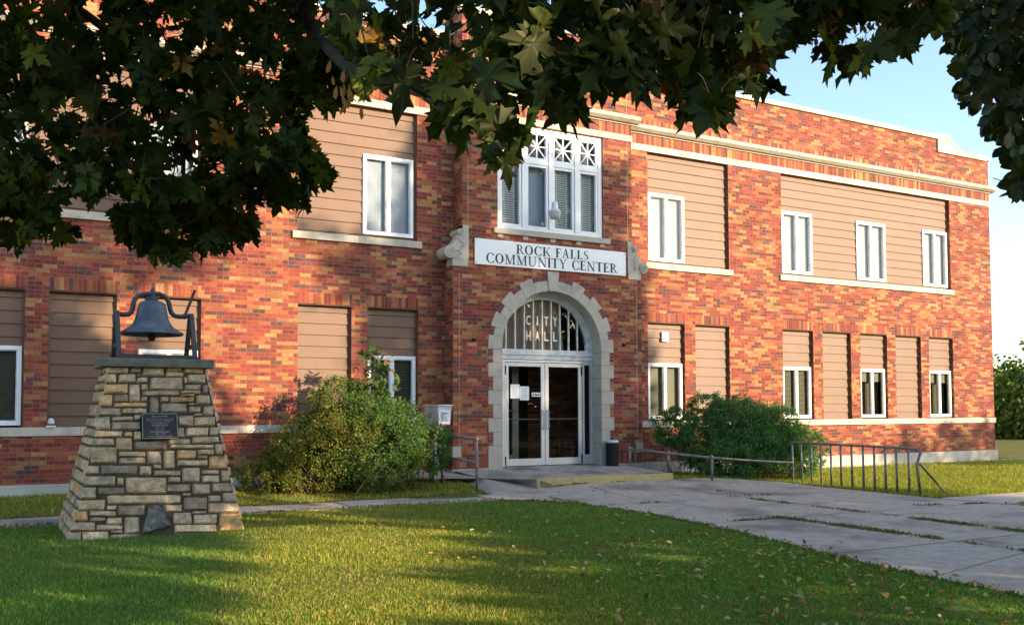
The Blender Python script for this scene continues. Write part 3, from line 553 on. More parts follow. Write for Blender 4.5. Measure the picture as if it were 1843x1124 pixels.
# vestibule behind the doors
v = MB(); v.quad((9.95, 17.25, -1.1), (11.6, 16.75, -1.1), (11.6, 16.75, 1.2), (9.95, 17.25, 1.2)); v.build('vestibule_brick', brick('dim_brick'), BL)
v = MB(); v.box(8.2, 12.4, YD+.06, 21.5, -1.16, -1.10); v.box(8.2, 8.25, YD+.06, 21.5, -1.1, 1.2); v.box(8.2, 12.4, YD+.62, 21.5, 1.15, 1.2); v.box(8.2, 12.4, 21.5, 21.55, -1.1, 1.3); v.build('vestibule', surf('vestibule_paint', (.10, .10, .09), (.14, .135, .12), 2, .8, 0), BL)
v = MB(); yi = 17.2
for a, b in ((8.75, 8.83), (9.55, 9.70)): v.box(a, b, yi, yi+.05, -1.09, 1.0)
v.box(8.83, 9.55, yi, yi+.05, .88, 1.0); v.box(8.83, 9.55, yi, yi+.05, -1.09, -.90); v.tube([(8.8, yi-.04, .0), (9.6, yi-.04, .0)], .02, 8); v.build('inner_door', ALU, BL)
# papers on the door
pp = [(918.5, 691, 935, 716.5, 'left sheet of printed paper taped inside the glass of the left entrance door'), (935.4, 694.8, 952, 719.8, 'right sheet of printed paper taped inside the glass of the left entrance door')]
for a, b, c, d, lab in pp:
    A = on(a, b, 1, YD+.012); B = on(c, d, 1, YD+.012); m_ = MB(); m_.box(A[0], B[0], YD+.008, YD+.0105, B[2], A[2]); pt = thing('paper_notice', lab, 'notice', (A[0], YD, B[2]), 'paper notices on the entrance door'); m_.build('sheet', SIGNW, pt)
    m_ = MB(); z = A[2]-.035
    while z > B[2]+.03: m_.box(A[0]+.02, B[0]-.02-random.uniform(0, .05), YD+.0070, YD+.0078, z-.003, z); z -= .014
    m_.build('print_lines', surf('grey_print', (.3, .34, .38), (.35, .38, .42), 3, .9, 0), pt)
st_ = thing('door_sticker', 'small white sticker with black print beside the door pull, on the left entrance door', 'sticker', (9.48, YD, .28))
A = on(957, 705.8, 1, YD+.01); B = on(972.8, 713.3, 1, YD+.01); m_ = MB(); m_.box(A[0], B[0], YD+.008, YD+.0105, B[2], A[2]); m_.build('sheet', SIGNW, st_); m_ = MB(); m_.box(A[0]+.02, A[0]+.05, YD+.0066, YD+.0078, B[2]+.02, A[2]-.02); m_.box(A[0]+.07, B[0]-.015, YD+.0066, YD+.0078, B[2]+.025, B[2]+.05); m_.box(A[0]+.07, A[0]+.1, YD+.0066, YD+.0078, B[2]+.058, B[2]+.07); m_.build('print_mark', INK, st_)
# scroll brackets at the shoulders of the bay
for s_ in (-1, 1):
    xo, xi = (bl, ul) if s_ < 0 else (br, ur); mb = MB(); d_ = lambda x: xo-(x) if s_ < 0 else xo+x
    def rx(x0, x1): return (min(x0, x1), max(x0, x1))
    xin = xi+.125*(-s_); a, b = rx(xi, xin)
    def sc(t): return xi+s_*t
    P_ = [(sc(-.125), 2.86), (sc(.17), 2.86), (sc(.30), 2.88), (sc(.36), 2.96), (sc(.33), 3.06), (sc(.22), 3.12), (sc(.14), 3.22), (sc(.09), 3.32), (sc(.08), 3.38), (sc(.0), 3.42), (sc(-.0), 3.50), (sc(-.125), 3.50)]
    if s_ < 0: P_ = P_[::-1]
    mb.prism(P_, YB-.02, YB+.20)
    mb.box(*rx(sc(-.11), sc(.21)), YB-.015, YB+.25, 2.72, 2.86)
    mb.tube([(sc(.27), YB-.035, 2.97), (sc(.27), YB+.34, 2.97)], .115, 20); mb.tube([(sc(.045), YB-.035, 3.36), (sc(.045), YB+.33, 3.36)], .068, 16)
    for cx_, cz_, r_ in ((.27, 2.97, .098), (.045, 3.36, .055)):
        mb.tube([(sc(cx_)+s_*(r_*(1-t/11))*math.cos(t+2), YB-.04, cz_+(r_*(1-t/11))*math.sin(t+2)) for t in np.linspace(0, 10, 46)], .0085, 5)
    mb.tube([(sc(.17), YB-.024, 3.02), (sc(.08), YB-.026, 3.0), (sc(.02), YB-.024, 2.95), (sc(.08), YB-.026, 2.91), (sc(.03), YB-.024, 3.12), (sc(-.03), YB-.024, 3.08)], .011, 5)
    mb.tube([(sc(.10), YB-.024, 3.24), (sc(.03), YB-.026, 3.17), (sc(-.05), YB-.024, 3.14)], .010, 5)
    mb.build('scroll_bracket', STONE2, BL, bevel=.004)
# small wall fittings either side of the arch
for x, z, t in ((8.005, 1.34, 'left'), (11.47, 1.352, 'right')):
    q = thing('wall_hook', 'small round black iron fitting on the brick to the %s of the entrance arch' % t, 'fitting', (x, YB, z)); mb = MB(); mb.lathe([(.0, .0), (.035, .0), (.035, .012), (.02, .02), (.0, .02)], (0, 0, 0), 14)
    V = [(x+a, YB-c, z+b) for a, b, c in mb.v]; m2 = MB(); m2.add(V, mb.f); m2.build('plate', BLACKP, q); m2 = MB(); m2.tube([(x, YB-.01, z), (x+.02, YB-.06, z+.0), (x+.045, YB-.05, z+.03)], .012, 6); m2.build('hook', BLACKP, q)

# ------------------------------------------------------------------ sign with serif letters
def arcp_(cx, cy, rx_, ry_, tx, ty, a0, a1, n=18):
    out = []
    for i in range(n):
        a, b = math.radians(a0+(a1-a0)*i/n), math.radians(a0+(a1-a0)*(i+1)/n)
        out.append([(cx+rx_*math.cos(a), cy+ry_*math.sin(a)), (cx+rx_*math.cos(b), cy+ry_*math.sin(b)), (cx+(rx_-tx)*math.cos(b), cy+(ry_-ty)*math.sin(b)), (cx+(rx_-tx)*math.cos(a), cy+(ry_-ty)*math.sin(a))])
    return out
T_, H_ = .165, .07
def R_(x0, y0, x1, y1): return [(x0, y0), (x1, y0), (x1, y1), (x0, y1)]
def stem(x, t=T_, top=1, bot=1, e=.075): return [R_(x, 0, x+t, 1)]+([R_(x-e, 0, x+t+e, H_*.8)] if bot else [])+([R_(x-e, 1-H_*.8, x+t+e, 1)] if top else [])
def dg(x0, y0, x1, y1, w_): return [[(x0, y0), (x0+w_, y0), (x1+w_, y1), (x1, y1)]]
def stroke(pts, ws):
    out = []
    for i in range(len(pts)-1):
        (x0, y0), (x1, y1) = pts[i], pts[i+1]
        def nrm(k):
            a = pts[max(0, k-1)]; b = pts[min(len(pts)-1, k+1)]; dx, dy = b[0]-a[0], b[1]-a[1]; l = math.hypot(dx, dy); return -dy/l, dx/l
        n0, n1 = nrm(i), nrm(i+1); out.append([(x0+n0[0]*ws[i]/2, y0+n0[1]*ws[i]/2), (x0-n0[0]*ws[i]/2, y0-n0[1]*ws[i]/2), (x1-n1[0]*ws[i+1]/2, y1-n1[1]*ws[i+1]/2), (x1+n1[0]*ws[i+1]/2, y1+n1[1]*ws[i+1]/2)])
    return out
G = {'I': (.30, stem(.09)), 'L': (.58, stem(.09)+[R_(.21, 0, .55, H_), [(.50, 0), (.56, 0), (.58, .22), (.545, .22)]]),
 'F': (.56, stem(.09)+[R_(.21, 1-H_, .52, 1), [(.48, 1), (.53, 1), (.54, .80), (.505, .80)], R_(.21, .50, .42, .50+H_), R_(.40, .42, .435, .63)]),
 'E': (.60, stem(.09)+[R_(.21, 1-H_, .54, 1), [(.50, 1), (.55, 1), (.56, .82), (.525, .82)], R_(.21, .50, .44, .50+H_), R_(.42, .42, .455, .63), R_(.21, 0, .55, H_), [(.50, 0), (.57, 0), (.60, .2), (.565, .2)]]),
 'T': (.66, stem(.265, top=0)+[R_(.02, 1-H_, .64, 1), [(.0, .80), (.035, .80), (.07, 1), (.02, 1)], [(.625, .80), (.66, .80), (.64, 1), (.59, 1)]]),
 'O': (.80, arcp_(.40, .5, .37, .52, .165, .06, 0, 360, 36)), 'C': (.72, arcp_(.42, .5, .39, .52, .165, .06, 42, 318, 30)+[[(.665, .70), (.70, .70), (.71, .96), (.68, .96)], [(.665, .06), (.70, .06), (.71, .28), (.68, .28)]]),
 'K': (.74, stem(.09)+dg(.24, .44, .58, .96, .06)+dg(.60, .02, .30, .56, .13)+[R_(.50, 1-H_*.8, .70, 1), R_(.56, 0, .78, H_*.8)]),
 'R': (.70, stem(.09)+arcp_(.30, .74, .25, .26, .12, .05, -90, 90)+[R_(.21, 1-H_, .31, 1), R_(.21, .48, .31, .48+H_)]+dg(.60, .0, .30, .50, .12)+[R_(.60, 0, .76, H_*.8)]),
 'A': (.72, dg(.08, 0, .33, 1, .05)+dg(.50, 0, .30, 1.02, .125)+[R_(.18, .32, .52, .32+H_), R_(.0, 0, .22, H_*.8), R_(.43, 0, .72, H_*.8)]),
 'N': (.84, dg(.63, 0, .08, 1, .14)+[R_(.12, 0, .17, 1), R_(.68, .0, .73, 1), R_(.02, 0, .27, H_*.8), R_(.0, 1-H_*.8, .15, 1), R_(.58, 1-H_*.8, .83, 1)]),
 'M': (.98, [R_(.12, 0, .17, 1)]+dg(.42, 0, .10, 1, .13)+dg(.44, 0, .74, 1, .05)+[R_(.75, 0, .875, 1), R_(.03, 0, .27, H_*.8), R_(.0, 1-H_*.8, .17, 1), R_(.67, 0, .95, H_*.8), R_(.78, 1-H_*.8, .96, 1)]),
 'U': (.82, [R_(.10, .33, .225, 1), R_(.65, .33, .70, 1), R_(.02, 1-H_*.8, .30, 1), R_(.57, 1-H_*.8, .79, 1)]+arcp_(.40, .34, .30, .36, .125, .06, 180, 270)+arcp_(.40, .34, .30, .36, .05, .06, 270, 360)),
 'Y': (.74, [R_(.31, 0, .435, .48), R_(.23, 0, .515, H_*.8), R_(.0, 1-H_*.8, .24, 1), R_(.52, 1-H_*.8, .74, 1)]+dg(.31, .44, .06, 1, .13)+dg(.375, .44, .60, 1, .055)),
 'S': (.52, stroke([(.43, .80), (.40, .90), (.32, .965), (.22, .97), (.12, .90), (.10, .77), (.15, .64), (.27, .53), (.38, .42), (.43, .28), (.39, .12), (.28, .03), (.17, .03), (.09, .10), (.05, .22)], [.03, .045, .045, .06, .09, .12, .13, .135, .135, .125, .09, .06, .045, .045, .03])), ' ': (.34, [])}
def serif(mb, s, x0, x1, z, h, y, depth=.004):
    adv = 0; polys = []
    for ch in s:
        wd, ps = G[ch]; polys += [[(adv+a, b) for a, b in p] for p in ps]; adv += wd+.07
    adv -= .07; k = (x1-x0)/adv
    for i, p in enumerate(polys):
        q = [(x0+a*k, z+b*h) for a, b in p]; ar = sum(q[j][0]*q[(j+1) % 4][1]-q[(j+1) % 4][0]*q[j][1] for j in range(4))
        yy = y-.00002*i
        mb.add([(a, yy, b) for a, b in (q if ar > 0 else q[::-1])], [(0, 1, 2, 3)])
sg = thing('sign_board', 'long white board with dark serif lettering on the brick above the entrance arch', 'sign', (9.77, YB, 2.78))
mb = MB(); mb.box(8.024, 11.524, YB-.035, YB-.005, 2.778, 3.272); mb.build('board', SIGNW, sg, bevel=.003)
mb = MB(); serif(mb, 'ROCK FALLS', 8.915, 10.60, 3.038, .182, YB-.037); mb.build('lettering', INK, sg); mb = MB(); serif(mb, 'COMMUNITY CENTER', 8.255, 11.29, 2.822, .190, YB-.037); mb.build('lettering', INK, sg)
for a in (8.06, 11.49):
    for z in (2.82, 3.23): mb = MB(); mb.box(a-.008, a+.008, YB-.042, YB-.035, z-.008, z+.008); mb.build('screw', GALV, sg)
it = [text('FALLS', .26, None, (8.66, YB-.0215, 6.75), None, width=1.05, off=.012)]
letters(it, surf('carved_stone_letter', (.36, .32, .26), (.44, .39, .32), 5, .9, 0), ns)
# lamp in front of the bay window
lp = thing('wall_lamp', 'grey barn lamp on a short arm in front of the white bay window', 'lamp', (9.74, YB, 3.75))
c = on(998.5, 375, 1, YB-.33); cx, cy, cz = c
m_ = MB(); m_.tube([(9.757, YB+.02, 3.82), (9.74, YB-.12, 3.84), (cx-.02, cy, cz-.02)], .016, 8); m_.build('arm', GALV, lp)
m_ = MB(); m_.lathe([(0, .13), (.05, .128), (.062, .11), (.066, .0), (.068, -.01)], (cx, cy, cz), 20); m_.build('housing', ALU, lp, smooth=True)
m_ = MB(); m_.lathe([(.068, -.01), (.10, -.03), (.125, -.07), (.128, -.078), (.118, -.08)], (cx, cy, cz), 24); m_.build('reflector', ALU, lp, smooth=True)
m_ = MB(); m_.lathe([(.118, -.078), (.112, -.13), (.095, -.19), (.08, -.21), (0, -.215)], (cx, cy, cz), 20); m_.build('lens', surf('frosted_lens', (.45, .46, .46), (.52, .53, .53), 5, .3, 0), lp, smooth=True)

# ------------------------------------------------------------------ bell tower
TW = thing('bell_tower', 'tapering pier of rough grey and tan fieldstone on the lawn, capped with a dark slab', 'stone pier', (1.77, 12.4, -1.42))
def corner(t):   # t 0 at base, 1 at top -> x0,x1,y0,y1,z
    return (.80+.43*t, 2.74-.37*t, 11.55+.52*t, 13.22-.47*t, -1.46+2.0*t)
b0, b1 = corner(0), corner(1); mb = MB(); i_ = .02
def cv(c, d): return [(c[0]+d, c[2]+d, c[4]), (c[1]-d, c[2]+d, c[4]), (c[1]-d, c[3]-d, c[4]), (c[0]+d, c[3]-d, c[4])]
mb.add(cv(b0, i_)+cv(b1, i_), [(0, 1, 5, 4), (1, 2, 6, 5), (2, 3, 7, 6), (3, 0, 4, 7), (4, 5, 6, 7)]); mb.build('mortar_core', MORT, TW)
SP = [(.56, .41, .245), (.45, .335, .215), (.36, .275, .19), (.64, .47, .285), (.58, .36, .17), (.30, .235, .17), (.50, .36, .215), (.48, .37, .245)]
ST = MB()
def stone(c4, nrm, col, bulge=.03, nu=7, nv=5):
    """quad corners (bl, br, tr, tl) on the face; rough pillowed block standing out along nrm"""
    c4 = [np.array(c) for c in c4]; nrm = np.array(nrm); vs = []; fs = []; ph = [random.uniform(0, 6.28) for _ in range(6)]; tl = random.uniform(-.3, .3); tv = random.uniform(-.3, .3)
    L1 = np.linalg.norm(c4[1]-c4[0]); L2 = np.linalg.norm(c4[3]-c4[0])
    for j in range(nv+1):
        for i in range(nu+1):
            u, v = i/nu, j/nv
            # crowd the rows towards the edges for a crisp arris
            uu = .5-.5*math.copysign(abs(1-2*u)**.55, 1-2*u); vv = .5-.5*math.copysign(abs(1-2*v)**.55, 1-2*v)
            p = c4[0]*(1-uu)*(1-vv)+c4[1]*uu*(1-vv)+c4[2]*uu*vv+c4[3]*(1-uu)*vv; ed = min(i, nu-i, j, nv-j)
            if ed == 0: h = -.03
            else:
                h = bulge*(.55+.25*math.sin(ph[0]+uu*L1*22)*math.cos(ph[1]+vv*L2*30)+.2*math.sin(ph[2]+uu*L1*47+vv*20)+tl*(uu-.5)+tv*(vv-.5))+random.uniform(-.005, .005)
                if ed == 1: h *= .92
                p = p+(c4[1]-c4[0])/max(L1, .01)*random.uniform(-.003, .003)+(c4[3]-c4[0])/max(L2, .01)*random.uniform(-.003, .003)
            vs.append(p+nrm*h)
    for j in range(nv):
        for i in range(nu): a = j*(nu+1)+i; fs.append((a, a+1, a+nu+2, a+nu+1))
    ST.add(vs, fs, col)
fn = np.cross([1, 0, 0], [0, b1[2]-b0[2], b1[4]-b0[4]]); fn = fn/np.linalg.norm(fn); fn = fn if fn[1] < 0 else -fn; fp = np.array([0, b0[2], b0[4]])
def face_pt(cx_, cy_):
    d = ray(50+cx_/2.811, 600+cy_/2.811); return d*(fp.dot(fn)/d.dot(fn))
FS = [(398,168,512,200),(515,172,575,198),(578,170,695,215),(698,172,785,193),(788,174,889,200),(392,203,452,248),(458,203,545,248),(549,220,610,248),(547,203,576,218),(618,219,785,285),(789,220,806,252),(808,203,902,250),(698,196,790,216),
(382,253,508,303),(512,255,568,345),(575,255,612,285),(577,288,765,312),(793,256,880,285),(768,288,880,303),(884,256,913,304),(362,308,430,370),(434,307,510,345),(572,318,604,344),(614,320,666,402),(671,318,712,346),(715,319,842,346),(768,305,846,316),(850,307,926,360),
(434,349,604,371),(673,350,808,402),(812,367,880,400),(812,350,846,364),(888,363,941,416),(354,374,472,414),(476,374,604,402),(342,418,418,487),(421,418,536,440),(538,408,574,438),(423,443,574,487),(756,410,838,468),(842,418,948,466),(840,403,885,415),
(336,490,480,523),(484,496,530,520),(536,492,574,538),(755,472,795,529),(800,472,918,517),(921,470,966,514),(328,527,440,567),(444,525,530,590),(538,543,704,586),(708,532,822,557),(828,520,972,552),(316,571,452,656),(459,594,598,620),(716,560,946,580),(950,556,988,610),
(459,624,600,658),(603,592,679,658),(684,590,745,682),(752,586,856,633),(860,583,948,612),(858,615,912,633),(280,664,364,711),(368,664,557,711),(564,667,630,712),(634,662,680,684),(756,638,912,668),(917,616,1008,682),(284,717,445,769),(449,724,489,769),(495,724,702,808),(640,690,775,717),(781,676,873,751),(880,688,972,710),(978,690,1025,746),
(708,722,775,752),(880,713,972,752),(264,775,345,832),(350,776,492,816),(700,759,826,800),(832,757,926,812),(930,752,1041,799),(402,812,778,861),(782,804,828,821),(912,816,980,850),(985,802,1050,851),(252,838,395,892),(402,866,450,888),(786,825,908,892),(914,853,1066,904),(690,862,784,900),
(312,894,448,922),(454,866,594,921),(232,896,306,946),(312,928,395,948),(398,928,482,964),(735,903,832,962),(836,895,905,908),(841,911,962,962),(968,906,1082,998),(214,952,342,996),(346,966,482,992),(488,925,566,1010),(740,965,958,1005),(204,1000,270,1052),(276,998,410,1056),(415,1010,570,1056),(575,1025,735,1050),(740,1008,960,1040),(965,1001,1090,1030),(415,993,482,1007)]
for (a, b, c, d) in FS:
    j = lambda: random.uniform(-3.4, 3.4); g_ = -.4+0*1.3
    q = [face_pt(a+g_+j(), d-g_+j()*.6), face_pt(c-g_+j(), d-g_+j()*.6), face_pt(c-g_+j(), b+g_+j()*.6), face_pt(a+g_+j(), b+g_+j()*.6)]
    ar = (c-a)*(d-b); col = random.choice(SP); k_ = random.uniform(.9, 1.4); stone(q, fn, tuple(v*k_ for v in col), .032, max(4, min(12, int((c-a)/16))), max(4, min(8, int((d-b)/11))))
q = [face_pt(574, 1018), face_pt(735, 975), face_pt(665, 862), face_pt(612, 866)]; stone(q, fn, (.21, .20, .18), .07, 10, 10)
def sideface(pa0, pb0, pa1, pb1, nrm):     # random coursed stones; a/b ends of the face at base(0) and top(1)
    pa0, pb0, pa1, pb1 = map(np.array, (pa0, pb0, pa1, pb1)); t = 0
    while t < .985:
        h = random.uniform(.045, .085); t2 = min(1, t+h); u = 0
        if 1-t2 < .03: t2 = 1
        while u < .999:
            wd = random.uniform(.10, .3)/(1-.3*t); u2 = min(1, u+wd)
            if 1-u2 < .06: u2 = 1
            def P(u_, t_): return (pa0*(1-t_)+pa1*t_)*(1-u_)+(pb0*(1-t_)+pb1*t_)*u_
            gu, gt = .006, .004; q = [P(u+gu, t+gt), P(u2-gu, t+gt), P(u2-gu, t2-gt), P(u+gu, t2-gt)]; stone(q, nrm, random.choice(SP), random.uniform(.008, .022), 6, 4); u = u2
        t = t2
def n_of(a, b, c): v = np.cross(np.array(b)-np.array(a), np.array(c)-np.array(a)); return v/np.linalg.norm(v)
B = cv(b0, 0); Tt = cv(b1, 0)
for i in (1, 2, 3):
    a, b = B[i], B[(i+1) % 4]; c, d = Tt[i], Tt[(i+1) % 4]; sideface(a, b, c, d, n_of(a, b, c))
ST.build('stonework', FIELD, TW, col=True)
mb = MB(); CP = (1.155, 2.445, 11.985, 12.86)
mb.box(CP[0], CP[1], CP[2], CP[3], .535, .64); cap = mb.build('cap_slab', CAPST, TW, bevel=.012)
# plaque
pa, pb = face_pt(577, 537), face_pt(752, 408)
pq = thing('plaque', 'small dark bronze plaque with raised lettering set into the front of the stone pier', 'plaque', tuple(pa))
def pl(u, v, o): return (pa[0]+(pb[0]-pa[0])*u, pa[1]+(pb[1]-pa[1])*v+fn[1]*o, pa[2]+(pb[2]-pa[2])*v+fn[2]*o)
def plbox(m_, u0, u1, v0, v1, o0, o1): m_.add([pl(u0, v0, o1), pl(u1, v0, o1), pl(u1, v1, o1), pl(u0, v1, o1), pl(u0, v0, o0), pl(u1, v0, o0), pl(u1, v1, o0), pl(u0, v1, o0)], [(0, 1, 2, 3), (0, 4, 5, 1), (1, 5, 6, 2), (2, 6, 7, 3), (3, 7, 4, 0), (7, 6, 5, 4)])
m_ = MB(); plbox(m_, 0, 1, 0, 1, -.03, .050); m_.build('plate', PLAQ, pq); m_ = MB()
for r in ((0, 1, 0, .025), (0, 1, .975, 1), (0, .018, .025, .975), (.982, 1, .025, .975)): plbox(m_, *r, .03, .056)
m_.build('rim', PLET, pq)
PWd = pb[0]-pa[0]; PHt = math.hypot(pb[2]-pa[2], pb[1]-pa[1]); m_ = MB()
for s, v, h, wd in (('BELL TOWER', .855, .062, .44), ('SPIRE OF OLD TOWN DEDICATED', .755, .036, .76), ('TO THE ROCK FALLS COMMUNITY', .69, .036, .78), ('IN LOVING MEMORY OF', .60, .040, .54), ('AUGUST JOST', .505, .058, .46), ('1867 - 1952', .43, .036, .26), ('AND WIFE', .345, .036, .24), ('CAROLINE JOST', .24, .062, .56), ('1867 - 1947', .17, .036, .28), ('WITH THE LOVE OF THEIR CHILDREN', .075, .040, .70)):
    V, Fc = text(s, 1, None, (0, 0, 0), None, width=wd, center=True, off=.01); V = [pl(.5+x, v+z*h, .0515) for x, y, z in V]; m_.add(V, Fc)
m_.build('lettering', PLET, pq)
# ------------------------------------------------------------------ bell
def bp(x, y, Y=12.42): return on(190+x/7.022, 510+y/7.022, 1, Y)
ctr = bp(571, 640); bx, by, bz = ctr[0]+.012, 12.42, ctr[2]
BE = thing('bell', 'large blue-grey cast iron bell hung in an iron frame on top of the stone pier', 'bell', (bx, by, .64))
prof = [(.0, .0), (.335, -.002), (.36, -.012), (.378, .0), (.372, .018), (.34, .036), (.296, .060), (.255, .092), (.222, .135), (.200, .185), (.186, .236), (.176, .290), (.168, .334), (.158, .368), (.146, .388), (.11, .408), (.07, .418), (.0, .42)]
inner = [(.0, .36), (.13, .34), (.165, .2), (.24, .07), (.335, -.002)]
m_ = MB(); m_.lathe(inner+prof[2:], (bx, by, bz), 48); m_.build('bell_body', IRON, BE, smooth=True)
m_ = MB(); m_.tube([(bx, by, bz+.3), (bx, by, bz+.02)], .014, 8); m_.lathe([(0, -.085), (.03, -.08), (.046, -.05), (.046, -.015), (.03, .01), (0, .015)], (bx, by, bz), 16); m_.build('clapper', RUST, BE, smooth=True)
ax_z = bp(150, 385)[2]
yk = [(165, 385), (225, 392), (290, 388), (325, 360), (345, 300), (352, 245), (375, 190), (420, 152), (490, 135), (585, 130), (680, 133), (740, 158), (785, 205), (805, 260), (815, 320), (835, 375), (880, 410), (940, 420), (1010, 412), (1065, 412)]
m_ = MB(); m_.tube([bp(*q) for q in yk], .030, 8, ry=.038); m_.tube([(bx+.005, by, bz+.40), (bx+.005, by, bz+.555)], [.055, .028], 12); m_.tube([(bx+.005, by, bz+.555), (bx+.005, by, bz+.578)], .02, 8); m_.tube([bp(505, 205), bp(585, 170), bp(665, 205)], .032, 8); m_.build('yoke', IRONS, BE)
xl_, xr_ = bp(140, 385)[0], bp(1078, 400)[0]
for xx in (xl_, xr_):
    m_ = MB(); zt = ax_z+.03; zb_ = .642
    def leg(y0, z0, y1, z1, w0, w1, t=.026): m_.add([(xx-t, y0-w0, z0), (xx+t, y0-w0, z0), (xx+t, y0+w0, z0), (xx-t, y0+w0, z0), (xx-t, y1-w1, z1), (xx+t, y1-w1, z1), (xx+t, y1+w1, z1), (xx-t, y1+w1, z1)], [(0, 3, 2, 1), (4, 5, 6, 7), (0, 1, 5, 4), (1, 2, 6, 5), (2, 3, 7, 6), (3, 0, 4, 7)])
    leg(by-.32, zb_, by-.035, zt, .034, .036); leg(by+.32, zb_, by+.035, zt, .034, .036); m_.box(xx-.016, xx+.016, by-.22, by+.22, zb_+.15, zb_+.20); m_.tube([(xx-.03, by, ax_z), (xx+.03, by, ax_z)], .048, 14); m_.box(xx-.034, xx+.034, by-.37, by-.27, zb_, zb_+.025); m_.box(xx-.034, xx+.034, by+.27, by+.37, zb_, zb_+.025)
    m_.build('side_frame', IRONS, BE, bevel=.004)
m_ = MB(); m_.box(xl_+.02, xr_-.02, by-.35, by-.30, .645, .69); m_.build('base_rail', IRONS, BE); m_ = MB(); m_.box(xl_+.02, xr_-.02, by+.30, by+.35, .645, .69); m_.build('base_rail', IRONS, BE)
m_ = MB(); m_.tube([bp(1000, 415), bp(1130, 85)], .018, 8); m_.tube([bp(1000, 380), bp(1000, 450)], .018, 6); m_.build('crank_lever', RUST, BE)

# ------------------------------------------------------------------ railings, rack, box, bin
def rail(name, label, cat, posts, bars, grp=None, r=.024):
    t = thing(name, label, cat, tuple(posts[0][0]), grp)
    for p in posts:
        m_ = MB(); m_.tube(p, r, 10); q = Vector(p[-1]); m_.lathe([(0, .03), (.02, .028), (.034, .0), (.03, -.04), (r, -.045)], tuple(q), 12); m_.build('post', GALV, t, smooth=True)
    for b in bars: m_ = MB(); m_.tube(b, r*.92, 10); m_.build('rail', GALV, t, smooth=True)
    return t
dz = lambda p, h: (p[0], p[1], p[2]+h)
pA = on(858.5, 884, 2, -1.37); pB = on(797, 868, 2, -1.30)
pA = tuple(at(858.5, 884, 15.75)); pB = tuple(at(797.5, 868, 16.75)); pC = tuple(at(742, 858, 17.45))
tA, tB, tC = tuple(at(857.5, 789, 15.75)), tuple(at(788.5, 780, 16.75)), tuple(at(734, 772, 17.45))
mA, mB_, mC = tuple(at(858, 832, 15.75)), tuple(at(793, 820, 16.75)), tuple(at(737.5, 813, 17.45))
rail('handrail', 'short two-bar pipe handrail along the ramp left of the entrance door', 'handrail', [[pA, tA], [pB, tB], [pC, tC]], [[tA, tB, tC], [mA, mB_, mC]], 'pipe handrails by the entrance')
q0, q0t = at(1133.5, 838, 18.3), at(1133.5, 805, 18.3); q1, q1t = at(1203.5, 849, 17.9), at(1203, 813, 17.9); q2, q2t = at(1281.5, 867, 17.6), at(1281, 821, 17.6); q3t = at(1350, 828, 17.9); q4t = at(1426, 832, 18.1)
rail('handrail', 'long single-bar pipe handrail running from the porch to the bicycle rack', 'handrail', [[tuple(q0), tuple(q0t)], [tuple(q1), tuple(q1t)], [tuple(q2), tuple(q2t)]], [[tuple(q0t-[0, 0, .02]), tuple(q1t-[0, 0, .02]), tuple(q2t-[0, 0, .02]), tuple(q3t), tuple(q4t)]], 'pipe handrails by the entrance')
rk = thing('bicycle_rack', 'grey pipe bicycle rack with a row of upright bars and one bent end', 'bicycle rack', (13.4, 12, -1.42))
def rkp(px, py, z): return on(px, py, 2, z)
bx_ = [1427.5, 1443.5, 1461.5, 1479, 1497, 1514.8, 1534.5, 1555, 1575, 1595, 1615, 1637]; by_ = np.interp(bx_, [1427, 1658], [868.5, 892]); ty_ = np.interp(bx_, [1427, 1510, 1637], [795.5, 799.5, 806])
tp = []
for x, yb__, yt in zip(bx_, by_, ty_):
    p = on(x, yb__, 2, -1.43); x_t = x-2.2 if x > 1440 else x-2; dd = p.dot(CF); q = at(x_t, yt, dd); tp.append(q); m_ = MB(); m_.tube([tuple(p), tuple(q)], .0205, 8); m_.build('upright_bar', GALV, rk, smooth=True)
pe = on(1657, 893, 2, -1.43); de = pe.dot(CF); e1 = at(1655, 809, de+.05); e2 = at(1657, 814, de); e3 = at(1650, 836, de); m_ = MB()
m_.tube([tuple(tp[0]+(tp[0]-tp[1])*.15)]+[tuple(q) for q in tp[::3]]+[tuple(tp[-1]), tuple(at(1650, 808, de+.03)), tuple(at(1656, 812, de)), tuple(e2), tuple(e3), tuple(pe)], .024, 10); m_.build('top_rail', GALV, rk, smooth=True)
s0 = at(1656, 834, de); s1 = on(1701, 885, 2, -1.40); m_ = MB(); m_.tube([tuple(at(1650, 835, de)), tuple(s0), tuple(s1)], .022, 8); m_.build('brace', GALV, rk, smooth=True)
# drop box on a post
db = thing('drop_box', 'small grey drop box with a white notice, on a peeling white post', 'drop box', (6.95, 15.6, -1.2))
yd = 15.35; A = on(787, 730, 1, yd); B = on(811, 764, 1, yd); x0_, x1_, z0_, z1_ = A[0], B[0]+.02, B[2], A[2]; dpt = .60
m_ = MB(); m_.add([(x0_, yd, z0_), (x1_-.03, yd, z0_), (x1_-.03, yd+dpt, z0_+.0), (x0_, yd+dpt, z0_), (x0_, yd-.02, z1_), (x1_, yd-.02, z1_), (x1_, yd+dpt, z1_), (x0_, yd+dpt, z1_)], [(0, 3, 2, 1), (4, 5, 6, 7), (0, 1, 5, 4), (1, 2, 6, 5), (2, 3, 7, 6), (3, 0, 4, 7)]); m_.build('box', WHITEOLD, db, bevel=.006)
m_ = MB(); m_.box(x0_-.01, x1_+.012, yd-.05, yd+dpt+.01, z1_+.001, z1_+.022); m_.build('lid', WHITE, db, bevel=.004)
m_ = MB(); nx0, nx1 = x0_+.01, x1_-.045; m_.box(nx0, nx1, yd-.034, yd-.031, z0_+.02, z1_-.07); m_.build('notice', SIGNW, db)
m_ = MB(); cxn = (nx0+nx1)/2
